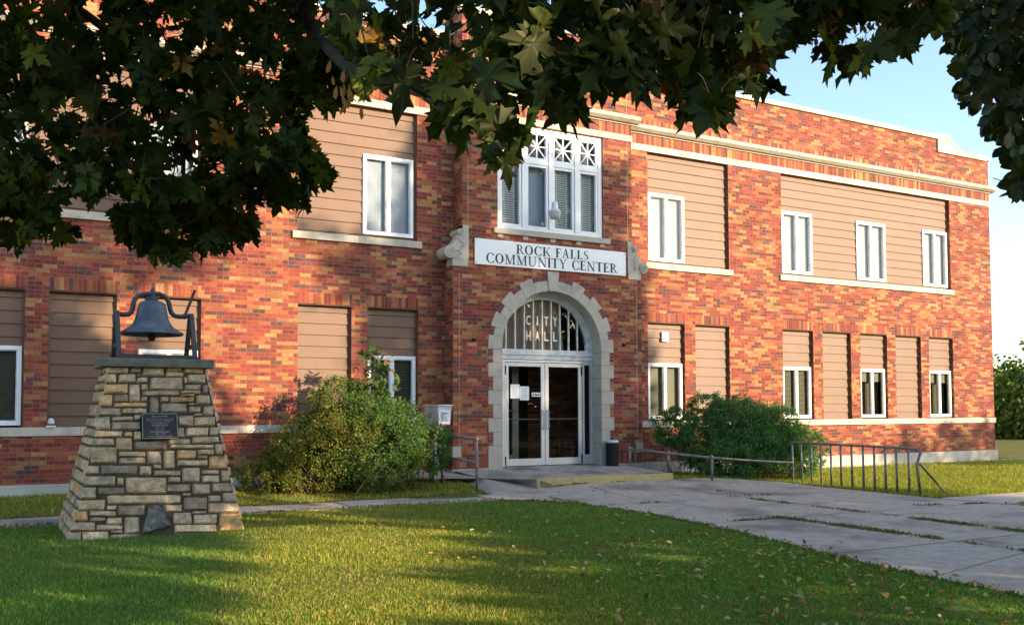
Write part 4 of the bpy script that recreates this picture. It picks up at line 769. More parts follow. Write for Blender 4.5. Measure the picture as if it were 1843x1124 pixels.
for s, fz, wd in (('PAYMENTS', .70, .15), ('NO', .50, .035), ('CASH', .36, .085), ('PLEASE', .20, .12)):
    V, Fc = text(s, .021, None, (cxn, yd-.0355, z0_+.02+(z1_-.09-z0_)*fz), None, width=wd, center=True, off=.02); m_.add(V.tolist(), Fc)
m_.build('lettering', INK, db)
pbx = (x0_+.045, yd+.16); m_ = MB(); m_.box(pbx[0]-.045, pbx[0]+.045, pbx[1]-.045, pbx[1]+.045, -1.25, z0_-.002); m_.box(pbx[0]+.05, pbx[0]+.12, pbx[1]-.02, pbx[1]+.02, z0_-.09, z0_-.002)
m_.build('post', surf('peeling_white_post', (.62, .64, .66), (.84, .85, .86), 14, .7, .3, stain=((.10, .11, .12), 12, .95)), db)
# litter bin
lb = thing('litter_bin', 'black cylindrical litter bin with a grey rim, right of the entrance door', 'litter bin', (0, 0, 0)); c = on(1102, 836.5, 2, -1.105); c = c*(15.55/c[1]) if False else on(1102, 834, 1, 15.72); lz = -1.103
m_ = MB(); m_.lathe([(0, 0), (.125, 0), (.13, .01), (.13, .47), (0, .47)], (c[0], c[1], lz), 28); m_.build('body', BLACKP, lb, smooth=False); m_ = MB(); m_.lathe([(.131, .455), (.136, .47), (.134, .495), (.12, .505), (.09, .495), (0, .49)], (c[0], c[1], lz), 28); m_.build('rim', ALU, lb, smooth=True)

# ------------------------------------------------------------------ vegetation helpers
def rand_rot(n, rng, up=None, tilt=None):
    q = rng.normal(size=(n, 4)); q /= np.linalg.norm(q, axis=1)[:, None]; w_, x, y, z = q.T
    return np.stack([1-2*(y*y+z*z), 2*(x*y-z*w_), 2*(x*z+y*w_), 2*(x*y+z*w_), 1-2*(x*x+z*z), 2*(y*z-x*w_), 2*(x*z-y*w_), 2*(y*z+x*w_), 1-2*(x*x+y*y)], 1).reshape(-1, 3, 3)
def frames(nv, dv):
    """columns: right, along (towards the tip), normal"""
    d = dv/np.linalg.norm(dv, axis=1)[:, None]; n_ = nv-(nv*d).sum(1)[:, None]*d; n_ /= np.linalg.norm(n_, axis=1)[:, None]; r = np.cross(d, n_); return np.stack([r, d, n_], 2)
def scatter(name, pts, Rm, sizes, tv, tf, cols, mat_, parent=None, origin=None, sx=None, sz=None):
    tv = np.asarray(tv, float); n = len(pts); T = np.repeat(tv[None], n, 0)
    if sx is not None: T[:, :, 0] *= sx[:, None]
    if sz is not None: T[:, :, 2] *= sz[:, None]
    V = np.einsum('nij,nkj->nki', Rm, T)*np.asarray(sizes)[:, None, None]+np.asarray(pts)[:, None, :]
    k = len(tv); F_ = (np.asarray(tf)[None]+(np.arange(n)*k)[:, None, None]).reshape(-1, len(tf[0])); C = np.repeat(cols, k, axis=0)
    return make(name, V.reshape(-1, 3), F_, mat_, parent, cols=C, origin=origin)
def pick(pal, n, rng, var=.18):
    p = np.array([c[1] for c in pal]); pr = np.array([c[0] for c in pal], float); pr /= pr.sum(); c = p[rng.choice(len(pal), n, p=pr)]; return c*(1+rng.normal(0, var, (n, 1))).clip(.5, 1.6)
# maple leaf outline (half), stalk at the origin, tip at y = 1
half = [(0, 0), (.12, -.03), (.32, -.15), (.33, -.02), (.47, .0), (.30, .12), (.46, .15), (.60, .12), (.57, .24), (.78, .42), (.55, .40), (.52, .52), (.36, .41), (.17, .38), (.22, .56), (.36, .70), (.18, .70), (.14, .84), (0, 1.10)]
out = half+[(-x, y) for x, y in half[-2:0:-1]]
MV = [(0, .30, -.05)]+[(x, y, -.22*abs(x)**1.3+.10*y*y*-1+(.04 if i % 2 else -.03)) for i, (x, y) in enumerate(out)]; MF = [(0, 1+i, 1+(i+1) % len(out)) for i in range(len(out))]
LV = [(0, 0, 0), (.33, .18, .05), (.40, .5, .04), (.22, .82, .0), (0, 1, -.06), (-.22, .82, .0), (-.40, .5, .04), (-.33, .18, .05), (0, .45, -.03)]; LF = [(8, i, (i+1) % 8) for i in range(8)]
QV = [(-.3, 0, 0), (.3, 0, 0), (.38, .55, .06), (0, 1, -.05), (-.38, .55, .06)]; QF = [(0, 1, 2), (0, 2, 4), (4, 2, 3)]
DV = [(0, 0, 0), (.24, .5, .03), (0, 1, 0), (-.24, .5, .03)]; DF = [(0, 1, 2, 3)]
SUNV = np.array(sv)

# ------------------------------------------------------------------ maple whose branches hang over the view
MP = thing('maple_tree', 'maple tree whose dark lobed leaves hang across the top of the view', 'tree', (6.0, -4.0, -1.42))
rng = np.random.default_rng(11)
# (photo polygon, depth range, number, leaf length): leaf sprays at their real distance from the eye
REG = [
 ([(-60,-60),(640,-60),(640,90),(560,150),(545,240),(520,300),(420,330),(300,370),(200,350),(120,350),(60,420),(-60,430)], (3.6, 5.6), 1500, .105),
 ([(-60,380),(20,440),(60,425),(105,430),(125,425),(100,380),(60,340),(-60,340)], (4.0, 5.2), 110, .10),
 ([(200,340),(215,410),(235,440),(285,468),(340,458),(380,445),(430,455),(450,415),(440,370),(400,330),(260,330)], (4.0, 4.9), 260, .108),
 ([(430,330),(455,372),(520,368),(545,380),(560,350),(590,338),(575,300),(550,240),(480,240)], (4.0, 4.9), 130, .105),
 ([(520,100),(650,100),(640,175),(600,195),(555,200),(530,250)], (3.6, 4.6), 110, .105),
 ([(600,-60),(880,-60),(860,60),(900,120),(880,190),(820,210),(790,170),(700,150),(640,160),(600,60)], (2.6, 4.0), 95, .112),
 ([(660,90),(720,110),(745,190),(740,255),(700,235),(690,150)], (2.3, 2.9), 10, .115),
 ([(780,140),(900,120),(935,200),(930,255),(905,295),(880,230),(860,260),(840,270),(800,220)], (2.0, 2.7), 34, .115),
 ([(870,240),(900,255),(930,290),(915,310),(885,300)], (2.0, 2.2), 4, .095),
 ([(860,-60),(1260,-60),(1240,60),(1230,130),(1180,160),(1080,165),(1060,180),(1020,230),(985,190),(930,180),(890,130),(880,60)], (2.2, 3.4), 310, .110),
 ([(1000,200),(1040,195),(1030,240)], (2.2, 2.4), 3, .10),
 ([(1180,-60),(1450,-60),(1410,60),(1390,120),(1370,170),(1330,165),(1290,205),(1262,215),(1230,180),(1190,160)], (2.3, 3.5), 250, .105),
 ([(1250,160),(1300,165),(1290,225),(1262,235)], (2.2, 2.6), 9, .115),
 ([(1380,-60),(1700,-60),(1700,10),(1670,70),(1600,100),(1540,110),(1480,88),(1420,80),(1390,60)], (2.9, 4.4), 210, .108),
 ([(1480,90),(1540,95),(1590,125),(1560,120),(1500,125)], (3.2, 3.6), 9, .11)]
P_, Z_, N_, D_ = [], [], [], []
for poly, (d0, d1), n, ls in REG:
    n = int(n*1.0); xs_ = [p[0] for p in poly]; ys_ = [p[1] for p in poly]; got = 0
    while got < n:
        x, y = rng.uniform(min(xs_), max(xs_)), rng.uniform(min(ys_), max(ys_))
        if not inpoly(np.array([x]), np.array([y]), poly)[0]: continue
        gap = math.sin(x*.043+1.3*math.sin(y*.021))*math.sin(y*.051+1.7*math.sin(x*.017)) + .35*math.sin(x*.11+y*.07)
        if gap > .30 and rng.uniform() < (.92 if x > 560 else .8): got += .35; continue
        got += 1; d = rng.uniform(d0, d1); P_.append(at(x, y, d)); Z_.append(ls*rng.uniform(.7, 1.15))
P_ = np.array(P_); n = len(P_); Z_ = np.array(Z_)
dirs = np.stack([rng.normal(0, .55, n), rng.normal(0, .55, n)-.1, rng.normal(-.75, .40, n)], 1); nv = np.stack([rng.normal(0, .5, n)-.15, rng.normal(0, .5, n)-.75, rng.normal(.35, .5, n)], 1)
Rm = frames(nv, dirs); P_ = P_-Rm[:, :, 1]*(Z_*.45)[:, None]
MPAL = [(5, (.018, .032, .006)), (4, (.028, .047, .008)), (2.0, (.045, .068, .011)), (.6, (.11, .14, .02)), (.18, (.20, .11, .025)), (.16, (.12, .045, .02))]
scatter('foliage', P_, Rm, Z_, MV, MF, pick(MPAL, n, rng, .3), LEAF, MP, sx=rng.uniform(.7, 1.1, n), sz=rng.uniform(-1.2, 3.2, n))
# winged seeds and leaf stalks
m_ = MB(); order = rng.permutation(n)[:900]
for i in order: a = P_[i]; b = a-Rm[i][:, 1]*Z_[i]*.55+rng.normal(0, .015, 3); m_.tube([tuple(a+Rm[i][:, 1]*Z_[i]*.02), tuple((a+b)/2+[0, 0, .01]), tuple(b)], .0012, 3)
m_.build('leaf_stalks', TWIG, MP)
sp, sd, sc_ = [], [], []
for (x, y, d, k) in [(1480, 30, 3.2, 16), (1275, 70, 2.7, 16), (1340, 95, 2.8, 14), (1560, 50, 3.4, 14), (1650, 20, 3.4, 10), (1240, 95, 2.7, 9), (625, 150, 2.9, 14), (1100, 60, 2.6, 6), (630, 175, 2.9, 8), (1600, 30, 3.4, 8)]:
    c = at(x, y, d)
    for _ in range(k): sp.append(c+rng.normal(0, .03, 3)); sd.append((rng.normal(0, .5), rng.normal(0, .5), -1)); sc_.append((.30+rng.uniform(0, .1), .15+rng.uniform(0, .06), .07))
sd = np.array(sd); tag(scatter('winged_seeds', np.array(sp), frames(np.array(rng.normal(size=(len(sp), 3))), sd), np.full(len(sp), .045), [(0, 0, 0), (.2, .35, 0), (.22, .8, 0), (0, 1, 0), (-.12, .6, 0)], [(0, 1, 2), (0, 2, 3), (0, 3, 4)], np.array(sc_), LEAF, MP), kind='stuff')
# branches
m_ = MB()
def limb(pts, r0, r1, sub=0):
    P0 = [np.array(p) for p in pts]; rs = np.linspace(r0, r1, len(P0)); m_.tube([tuple(p) for p in P0], list(rs), 8)
T0 = np.array([6.0, -4.0, -1.6]); m_.tube([tuple(T0), (6.05, -4, 0), (6.0, -3.9, 1.6), (5.8, -3.7, 3.2), (5.6, -3.5, 5.5), (5.5, -3.4, 8)], [.36, .28, .25, .22, .14, .05], 14)
fork = np.array([5.95, -3.85, 1.9]); fork2 = np.array([5.8, -3.7, 3.0])
for tgt, mid in [([at(-80, -150, 4.2), at(200, 60, 4.5), at(330, 250, 4.5), at(330, 420, 4.4)], fork2), ([at(500, -140, 3.9), at(565, 60, 4.1), at(620, 118, 3.2), at(760, 170, 2.6), at(850, 240, 2.3)], fork2), ([at(760, -100, 3.5), at(740, 20, 3.4), at(690, 55, 3.3), at(640, 110, 3.2), at(620, 150, 3.1)], fork2),
                 ([at(1150, -140, 2.9), at(1120, 40, 2.8), at(1040, 130, 2.6), at(1010, 190, 2.4)], fork), ([at(1300, -120, 3.0), at(1290, 60, 2.8), at(1280, 150, 2.6)], fork), ([at(1750, -120, 3.6), at(1600, 20, 3.4), at(1450, 40, 3.2), at(1330, 90, 3.0)], fork), ([at(1750, -120, 3.6), at(1620, 60, 3.4), at(1530, 100, 3.3)], fork), ([at(-80, -150, 4.2), at(20, 100, 4.8), at(60, 330, 4.6)], fork2)]:
    a = mid+(tgt[0]-mid)*.5+np.array([0, 0, .5]); L_ = [mid, a]+list(tgt)
    limb(L_, .05, .004)
for i in rng.permutation(n)[:260]:
    p = P_[i]-Rm[i][:, 1]*Z_[i]*.5; q = p+np.array([rng.normal(0, .10), rng.normal(0, .10), rng.uniform(.05, .22)]); m_.tube([tuple(p), tuple((p+q)/2+rng.normal(0, .02, 3)), tuple(q)], [.0022, .003, .004], 4)
m_.build('trunk', BARK, MP, smooth=True)

def mass(parent, ells, n, size, pal, seed):
    rng = np.random.default_rng(seed); vol = np.array([e[3]*e[4]*e[5] for e in ells]); vol /= vol.sum(); P = []
    for e, f_ in zip(ells, vol):
        k = int(n*f_); q = rng.normal(size=(k, 3)); q /= np.linalg.norm(q, axis=1)[:, None]; q *= rng.uniform(0, 1, (k, 1))**.45; P.append(q*np.array(e[3:6])+np.array(e[:3]))
    P = np.concatenate(P); k = len(P); scatter('upper_foliage', P, rand_rot(k, rng), size*rng.uniform(.7, 1.2, k), MV, MF, pick(pal, k, rng), LEAF, parent)
mass(MP, [(4.2, -3.2, 5.4, 4.2, 3.0, 2.0), (2.0, .6, 4.6, 3.4, 2.6, 1.3), (5.5, -3.5, 7.6, 3.0, 3.0, 1.8)], 5000, .24, MPAL, 61)
# ------------------------------------------------------------------ linden at the right edge
LN = thing('linden_tree', 'dark small-leaved tree hanging in at the top right corner', 'tree', (10.6, 1.2, -1.42)); rng = np.random.default_rng(5)
REG = [([(1690,-60),(1900,-60),(1900,60),(1843,90),(1800,90),(1740,100),(1700,70)], (5.2, 7.4), 900), ([(1735,80),(1900,60),(1900,170),(1800,165),(1770,175),(1738,190),(1722,182),(1728,140)], (5.2, 6.8), 420), ([(1790,150),(1900,160),(1900,300),(1843,300),(1812,292),(1802,250),(1782,235),(1772,222),(1792,190)], (5.4, 6.6), 330), ([(1815,290),(1900,280),(1900,360),(1843,350),(1805,340),(1830,320)], (5.4, 6.2), 90), ([(1780,215),(1810,205),(1812,245),(1785,240)], (5.6, 6.0), 16), ([(1640,-60),(1700,-60),(1700,60),(1650,30)], (5, 6), 60)]
P_, = [[]]
for poly, (d0, d1), n in REG:
    xs_ = [p[0] for p in poly]; ys_ = [p[1] for p in poly]; got = 0
    while got < n:
        x, y = rng.uniform(min(xs_), max(xs_)), rng.uniform(min(ys_), max(ys_))
        if inpoly(np.array([x]), np.array([y]), poly)[0]: got += 1; P_.append(at(x, y, rng.uniform(d0, d1)))
P_ = np.array(P_); n = len(P_); dirs = np.stack([rng.normal(0, .6, n), rng.normal(0, .6, n), rng.normal(-.6, .5, n)], 1); Rm = frames(rng.normal(size=(n, 3))+[0, -.6, .2], dirs); Z_ = rng.uniform(.065, .115, n)
scatter('foliage', P_, Rm, Z_, LV, LF, pick([(4, (.012, .026, .010)), (3, (.018, .036, .013)), (1, (.03, .055, .016))], n, rng), LEAF2, LN)
m_ = MB(); m_.tube([(10.6, 1.2, -1.6), (10.7, 1.3, .5), (10.6, 1.5, 3), (10.5, 1.6, 6)], [.22, .17, .14, .06], 12)
for tgt in ([at(1900, -40, 6.3), at(1800, 60, 6.2), at(1740, 150, 6.0)], [at(1920, 120, 6.2), at(1840, 200, 6.0), at(1800, 270, 6.0)], [at(1930, 260, 6.1), at(1850, 320, 5.9), at(1815, 338, 5.8)]): m_.tube([(10.65, 1.4, 2.2)]+[tuple(t) for t in tgt], list(np.linspace(.06, .005, 4)), 7)
for i in rng.permutation(n)[:200]: a = P_[i]; b = a+np.array([rng.normal(0, .06), rng.normal(0, .06), rng.uniform(.03, .12)]); m_.tube([tuple(a), tuple(b)], [.0015, .003], 4)
m_.build('trunk', BARK, LN, smooth=True)

qs = []
rg = np.random.default_rng(71)
while len(qs) < 2600:
    x, y = rg.uniform(1870, 2700), rg.uniform(-250, 420)
    if y < 380-.12*(x-1870)+40*math.sin(x*.03): qs.append(at(x, y, rg.uniform(5.2, 7.6)))
qs = np.array(qs); k = len(qs); scatter('side_foliage', qs, frames(rg.normal(size=(k, 3))+[0, -.6, .2], np.stack([rg.normal(0, .6, k), rg.normal(0, .6, k), rg.normal(-.6, .5, k)], 1)), rg.uniform(.065, .115, k), LV, LF, pick([(4, (.012, .026, .010)), (3, (.018, .036, .013))], k, rg), LEAF2, LN)
qs = []
while len(qs) < 2600:
    x, y = rg.uniform(-700, 1950), rg.uniform(-620, -80)
    qs.append(at(x, y, rg.uniform(3.0, 5.0) if x < 900 else rg.uniform(2.6, 4.2)))
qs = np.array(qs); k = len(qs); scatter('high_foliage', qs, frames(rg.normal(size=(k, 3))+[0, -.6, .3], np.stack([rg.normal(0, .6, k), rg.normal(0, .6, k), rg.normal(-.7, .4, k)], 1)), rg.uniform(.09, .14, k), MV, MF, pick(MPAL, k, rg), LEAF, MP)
qs = np.array([at(rg.uniform(-700, -40), rg.uniform(-100, 380), rg.uniform(3.8, 5.6)) for _ in range(900)]); k = len(qs); scatter('side_foliage', qs, frames(rg.normal(size=(k, 3))+[0, -.6, .3], np.stack([rg.normal(0, .6, k), rg.normal(0, .6, k), rg.normal(-.7, .4, k)], 1)), rg.uniform(.09, .13, k), MV, MF, pick(MPAL, k, rg), LEAF, MP)
mass(LN, [(11.0, .8, 4.6, 2.6, 2.2, 2.2), (9.6, 2.2, 4.9, 1.6, 1.6, 1.2)], 2400, .2, [(3, (.016, .032, .011)), (1, (.03, .05, .015))], 62)
# ------------------------------------------------------------------ generic crowned tree
def crown(name, label, cat, base, ells, n, size, pal, group=None, trunk_r=.25, seed=0, mat_=None, tv=QV, tf=QF, top=None):
    rng = np.random.default_rng(seed); t = thing(name, label, cat, base, group); vol = np.array([e[3]*e[4]*e[5]*e[6] for e in ells]); vol = vol/vol.sum(); P = []
    for e, f_ in zip(ells, vol):
        k = int(n*f_); nc_ = max(3, k//40); cc = rng.normal(size=(nc_, 3)); cc /= np.linalg.norm(cc, axis=1)[:, None]; cc *= rng.uniform(.0, 1, (nc_, 1))**.4
        q = cc[rng.integers(0, nc_, k)]+rng.normal(0, .15, (k, 3)); P.append(q*np.array(e[3:6])+np.array(e[:3]))
    P = np.concatenate(P); k = len(P); Rm = rand_rot(k, rng); scatter('foliage', P, Rm, size*rng.uniform(.6, 1.3, k), tv, tf, pick(pal, k, rng, .22), mat_ or TREEM, t)
    m_ = MB(); b = np.array(base, float); tz = top if top else max(e[2] for e in ells); tr = [tuple(b-[0, 0, .2]), tuple(b+[.1, 0, (tz-b[2])*.35]), tuple(b+[0, .1, (tz-b[2])*.7]), tuple([b[0], b[1], tz])]; m_.tube(tr, [trunk_r, trunk_r*.75, trunk_r*.5, trunk_r*.15], 10)
    for e in ells:
        st = b+[0, 0, max(.4, min((e[2]-b[2])*.75, (tz-b[2])*.7))]; m_.tube([tuple(st), tuple((st+np.array(e[:3]))/2+[0, 0, -.1]), tuple(e[:3])], [trunk_r*.35, trunk_r*.2, trunk_r*.06], 7)
    m_.build('trunk', BARK, t, smooth=True); return t
GREEN = [(4, (.045, .085, .020)), (3, (.065, .11, .025)), (2, (.09, .13, .03)), (1, (.035, .06, .018))]
# trees across the street behind the viewer: unseen, crowns shaped to throw the shade on lawn, walk and facade (and show in the glass)
SH = 'street trees behind the viewer'
TX, TZ = math.tan(SUN_AZ), math.tan(SUN_EL)/math.cos(SUN_AZ)
def street_tree(label, base, parts, seed, tr=.3):
    """crown filled from shade outlines (x, z) on the vertical plane y = -8, about three metres deep along the light"""
    rng = np.random.default_rng(seed); t = thing('street_tree', label, 'tree', base, SH); P = []; cen = []
    for poly, dens, rad in parts:
        px_ = [q[0] for q in poly]; pz_ = [q[1] for q in poly]; A = (max(px_)-min(px_))*(max(pz_)-min(pz_)); nc_ = int(A*16); cx = rng.uniform(min(px_), max(px_), nc_); cz = rng.uniform(min(pz_), max(pz_), nc_)
        k_ = inpoly(cx, cz, poly); cx, cz = cx[k_], cz[k_]; n_ = int(len(cx)/16*dens); i = rng.integers(0, len(cx), n_); cy = rng.uniform(-9.6, -6.6, len(cx))
        rad = rad*1.25; q = np.stack([cx[i]+TX*(-8-cy[i]), cy[i], cz[i]+TZ*(-8-cy[i])], 1)+rng.normal(0, rad, (n_, 3)); P.append(q); cen.append((np.mean(px_), -8, np.mean(pz_)))
    P = np.concatenate(P); k = len(P); scatter('foliage', P, rand_rot(k, rng), .26*rng.uniform(.6, 1.3, k), QV, QF, pick(GREEN, k, rng, .22), TREEM, t)
    m_ = MB(); b = np.array(base, float); tz = max(c[2] for c in cen); m_.tube([tuple(b-[0, 0, .2]), tuple(b+[.1, 0, (tz-b[2])*.4]), (b[0], b[1], tz)], [tr, tr*.6, tr*.15], 10)
    for c in cen: m_.tube([tuple(b+[0, 0, max(.5, (c[2]-b[2])*.6)]), tuple((b+np.array(c))/2+[0, 0, (c[2]-b[2])*.3]), c], [tr*.14, tr*.1, tr*.05], 7)
    m_.build('trunk', BARK, t, smooth=True)
PA = [(21.6, 7.0), (25.6, 6.8), (27.5, 6.1), (28.3, 7.0), (28.2, 9.5), (27.7, 11.6), (27.0, 12.2), (27.2, 13.4), (24.6, 13.3), (23.6, 14.1), (23.1, 14.0), (22.9, 13.6), (22.7, 11.9), (21.8, 11.7), (20.9, 12.1), (21.2, 10.8), (21.9, 10.2), (21.9, 8.5)]
PB = [(12, 7.2), (18.1, 7.2), (18.6, 9.0), (17.9, 9.6), (17.0, 9.9), (17.2, 10.5), (18.8, 10.9), (19.2, 11.6), (18.6, 12.3), (12, 12.6)]
PC1 = [(20, 6.6), (18.5, 6.1), (17.6, 5.5), (17.4, 1.8), (24, 1.8), (24.6, 3.4), (25.0, 4.5), (25.5, 4.9), (26.4, 5.2), (26.6, 5.8), (26.2, 6.4), (25.6, 7), (21.6, 7.0)]
PC2 = [(8, 1.8), (17.8, 1.8), (17.8, 5.6), (16.5, 4.85), (14.8, 4.28), (12.4, 3.66), (10.8, 3.3), (8, 2.8)]
PD = [(8.6, 3.0), (10.3, 3.45), (10.9, 3.82), (12.1, 4.32), (13.2, 4.68), (14.2, 5.1), (15.0, 5.6), (16.2, 6.3), (17.3, 7.2), (13, 7.2), (10, 6.8), (8.6, 5)]
PD2 = [(7.0, 3.2), (10.0, 3.7), (10.0, 7.4), (7.0, 7.2)]
PE = [(35.4, 7.3), (36.2, 7.8), (38, 8.0), (42, 8.3), (42, 6.5), (37.2, 6.5)]
street_tree('tall street tree behind the viewer shading the entrance bay', (24.6, -8, -1.42), [(PA, 270, .14), (PC1, 260, .14)], 21)
street_tree('broad street tree behind the viewer shading the stone pier', (9.3, -8.4, -1.42), [(PB, 165, .15), (PD, 200, .04), (PD2, 80, .12), (PC2, 250, .04)], 22)
street_tree('small street tree behind the viewer shading the far corner of the wall', (39.4, -8, -1.42), [(PE, 95, .16)], 23, .15)
rng = np.random.default_rng(88); k = 16000; q = np.stack([rng.uniform(-40, 95, k), rng.uniform(-40, -34, k), -1.42+rng.uniform(0, 1, k)**.8*8], 1); q[:, 2] *= 1+.22*np.sin(q[:, 0]*.35)+.12*np.sin(q[:, 0]*1.1)  # unseen foliage belt added to keep bright horizon glow out of the glass
tag(scatter('added_far_trees', q, rand_rot(k, rng), rng.uniform(.7, 1.5, k), QV, QF, pick(GREEN, k, rng), TREEM), 'unseen belt of trees added behind the viewer to block the horizon glow', 'trees', kind='stuff')
# trees beyond the far corner of the building
for i, (px, py, d, rx_, rz_, lab) in enumerate([(1822, 745, 46, 1.7, 2.3, 'yellow-green tree with a round crown beyond the right corner of the building'), (1880, 730, 44, 2.0, 3.0, 'tall loose tree at the right edge beyond the building'), (1795, 735, 56, 2.4, 2.9, 'darker tree half hidden behind the right corner of the building')]):
    c = at(px, py, d); g0 = (c[0], c[1], -1.42); crown('background_tree', lab, 'tree', g0, [(c[0], c[1], c[2]-.2, rx_, rx_, rz_*.8, 1), (c[0]+.3, c[1], c[2]+rz_*.55, rx_*.7, rx_*.7, rz_*.5, .8), (c[0], c[1], -.6, rx_*.9, rx_, .9, .7)], 5200, .20, [(3, (.10, .16, .035)), (3, (.15, .20, .045)), (2, (.22, .23, .06)), (1, (.06, .10, .03))] if i < 2 else GREEN, 'trees beyond the building', .18, 30+i)
c0 = at(1850, 780, 60); rng = np.random.default_rng(9); k = 5000; q = np.stack([c0[0]+rng.uniform(-9, 12, k), c0[1]+rng.uniform(-3, 3, k), -1.42+rng.uniform(0, 1.5, k)*rng.uniform(.5, 1, k)], 1)
tag(scatter('scrub', q, rand_rot(k, rng), rng.uniform(.15, .35, k), QV, QF, pick(GREEN, k, rng), TREEM), 'low green scrub below the far trees at the right edge', 'scrub', kind='stuff')

# ------------------------------------------------------------------ shrubs
def shrub(name, label, blobs, n, pal, seed, size=.046, sprays=60, base=None):
    rng = np.random.default_rng(seed); c0 = base; t = thing(name, label, 'shrub', c0); vol = np.array([b[3]*b[4]*b[5] for b in blobs]); vol /= vol.sum(); P = []; T = []
    m_ = MB(); nsp = sprays
    for s in range(nsp):                                             # arching stems, leaves strung along them
        b = blobs[rng.choice(len(blobs), p=vol)]; d = rng.normal(size=3); d[2] = abs(d[2])*.9; d /= np.linalg.norm(d); tip = np.array(b[:3])+d*np.array(b[3:6])*rng.uniform(.9, 1.38)
        root = np.array([b[0]+rng.normal(0, b[3]*.35), b[1]+rng.normal(0, b[4]*.35), c0[2]]); mid = root*.35+tip*.65+np.array([0, 0, .25*b[5]]); pts = []
        for u in np.linspace(0, 1, 14): pts.append((1-u)**2*root+2*u*(1-u)*mid+u*u*tip)
        m_.tube([tuple(p) for p in pts], list(np.linspace(.008, .0015, 14)), 4)
        k = 44
        for u in rng.uniform(.4, 1, k): i = u*13; a = int(i); f_ = i-a; P.append(pts[a]*(1-f_)+pts[min(13, a+1)]*f_+rng.normal(0, .022, 3))
    m_.build('stem', TWIG, t)
    q = []
    for b, f_ in zip(blobs, vol):
        k = int(n*f_); nc_ = max(8, k//60); cc = rng.normal(size=(nc_, 3)); cc /= np.linalg.norm(cc, axis=1)[:, None]; cc *= rng.uniform(.72, 1.03, (nc_, 1)); q.append((cc[rng.integers(0, nc_, k)]+rng.normal(0, .075, (k, 3)))*np.array(b[3:6])+np.array(b[:3]))
    P = np.concatenate([np.array(P)]+q); P = P[P[:, 2] > c0[2]-.02]; k = len(P); cols = pal(P, rng)
    scatter('foliage', P, rand_rot(k, rng), size*rng.uniform(.6, 1.35, k), DV, DF, cols, BUSHM, t); return t
def palL(P, rng):  # sunlit left of the shrub coloured yellower, shaded right greener
    k = len(P); a = 1.25*pick([(4, (.095, .140, .028)), (2, (.13, .16, .03)), (2, (.20, .20, .04)), (1.5, (.22, .12, .035)), (.6, (.06, .09, .02))], k, rng); g_ = 1.25*pick([(4, (.06, .125, .035)), (2, (.08, .15, .04)), (.5, (.16, .14, .04))], k, rng)
    t_ = (sm(4.6, 5.9, P[:, 0]+.3*np.sin(P[:, 2]*5)))[:, None] > rng.uniform(0, 1, (k, 1)); return np.where(t_, g_, a)
def palR(P, rng): return 1.5*pick([(5, (.042, .11, .040)), (3, (.06, .14, .05)), (1, (.09, .15, .04)), (.4, (.15, .15, .04))], len(P), rng)
shrub('shrub', 'large shrub coloured yellow-olive on its sunlit left and green on its shaded right, left of the entrance', [(4.75, 15.35, -.75, .75, .60, .62), (5.35, 15.3, -.45, .85, .62, .80), (5.75, 15.0, -.62, .80, .60, .70), (6.15, 15.2, -.42, .60, .55, .62), (4.35, 15.5, -.95, .5, .5, .45), (5.25, 15.35, .12, .60, .45, .50), (5.75, 15.3, .05, .45, .45, .42), (4.0, 15.5, -1.05, .45, .45, .35), (6.65, 15.0, -.60, .42, .45, .50)], 80000, palL, 41, base=(5.4, 15.3, -1.32), sprays=150)
shrub('shrub', 'large dark green shrub against the wall right of the entrance', [(12.75, 14.9, -.62, .72, .62, .62), (13.3, 14.5, -.48, .78, .65, .70), (13.75, 14.35, -.68, .78, .65, .66), (14.5, 14.6, -.85, .6, .6, .5), (12.3, 15.3, -.45, .45, .4, .35), (13.0, 14.4, -.9, .8, .6, .5), (13.2, 14.6, -.15, .6, .5, .42), (12.35, 15.45, -.30, .50, .35, .36), (12.9, 15.0, .0, .5, .4, .36), (14.0, 14.3, -.35, .58, .5, .5), (14.75, 14.2, -.75, .5, .5, .45), (14.3, 14.0, -1.0, .55, .5, .4)], 95000, palR, 42, base=(13.3, 14.6, -1.38), sprays=150)
# seedling rising out of the left shrub
sd_ = thing('sapling', 'young maple shoot sticking up out of the left shrub in front of the window', 'sapling', tuple(at(668, 760, 16.0))); rng = np.random.default_rng(3); m_ = MB(); m_.tube([tuple(at(668, 780, 16)), tuple(at(672, 700, 16)), tuple(at(675, 640, 16.1)), tuple(at(672, 622, 16.1))], [.012, .009, .006, .003], 6); m_.build('stem', TWIG, sd_)
q = np.array([at(rng.normal(673, 9+max(0, (y-620)*.16)), y, rng.uniform(15.8, 16.3)) for y in rng.uniform(622, 720, 95)]); k = len(q); Z_ = rng.uniform(.07, .13, k); scatter('foliage', q, frames(rng.normal(0, .5, (k, 3))+[-.1, -.5, .5], rng.normal(0, .6, (k, 3))+[0, 0, -.5]), Z_, MV, MF, pick([(4, (.06, .12, .03)), (2, (.05, .09, .025)), (1, (.2, .11, .05))], k, rng), LEAF, sd_)

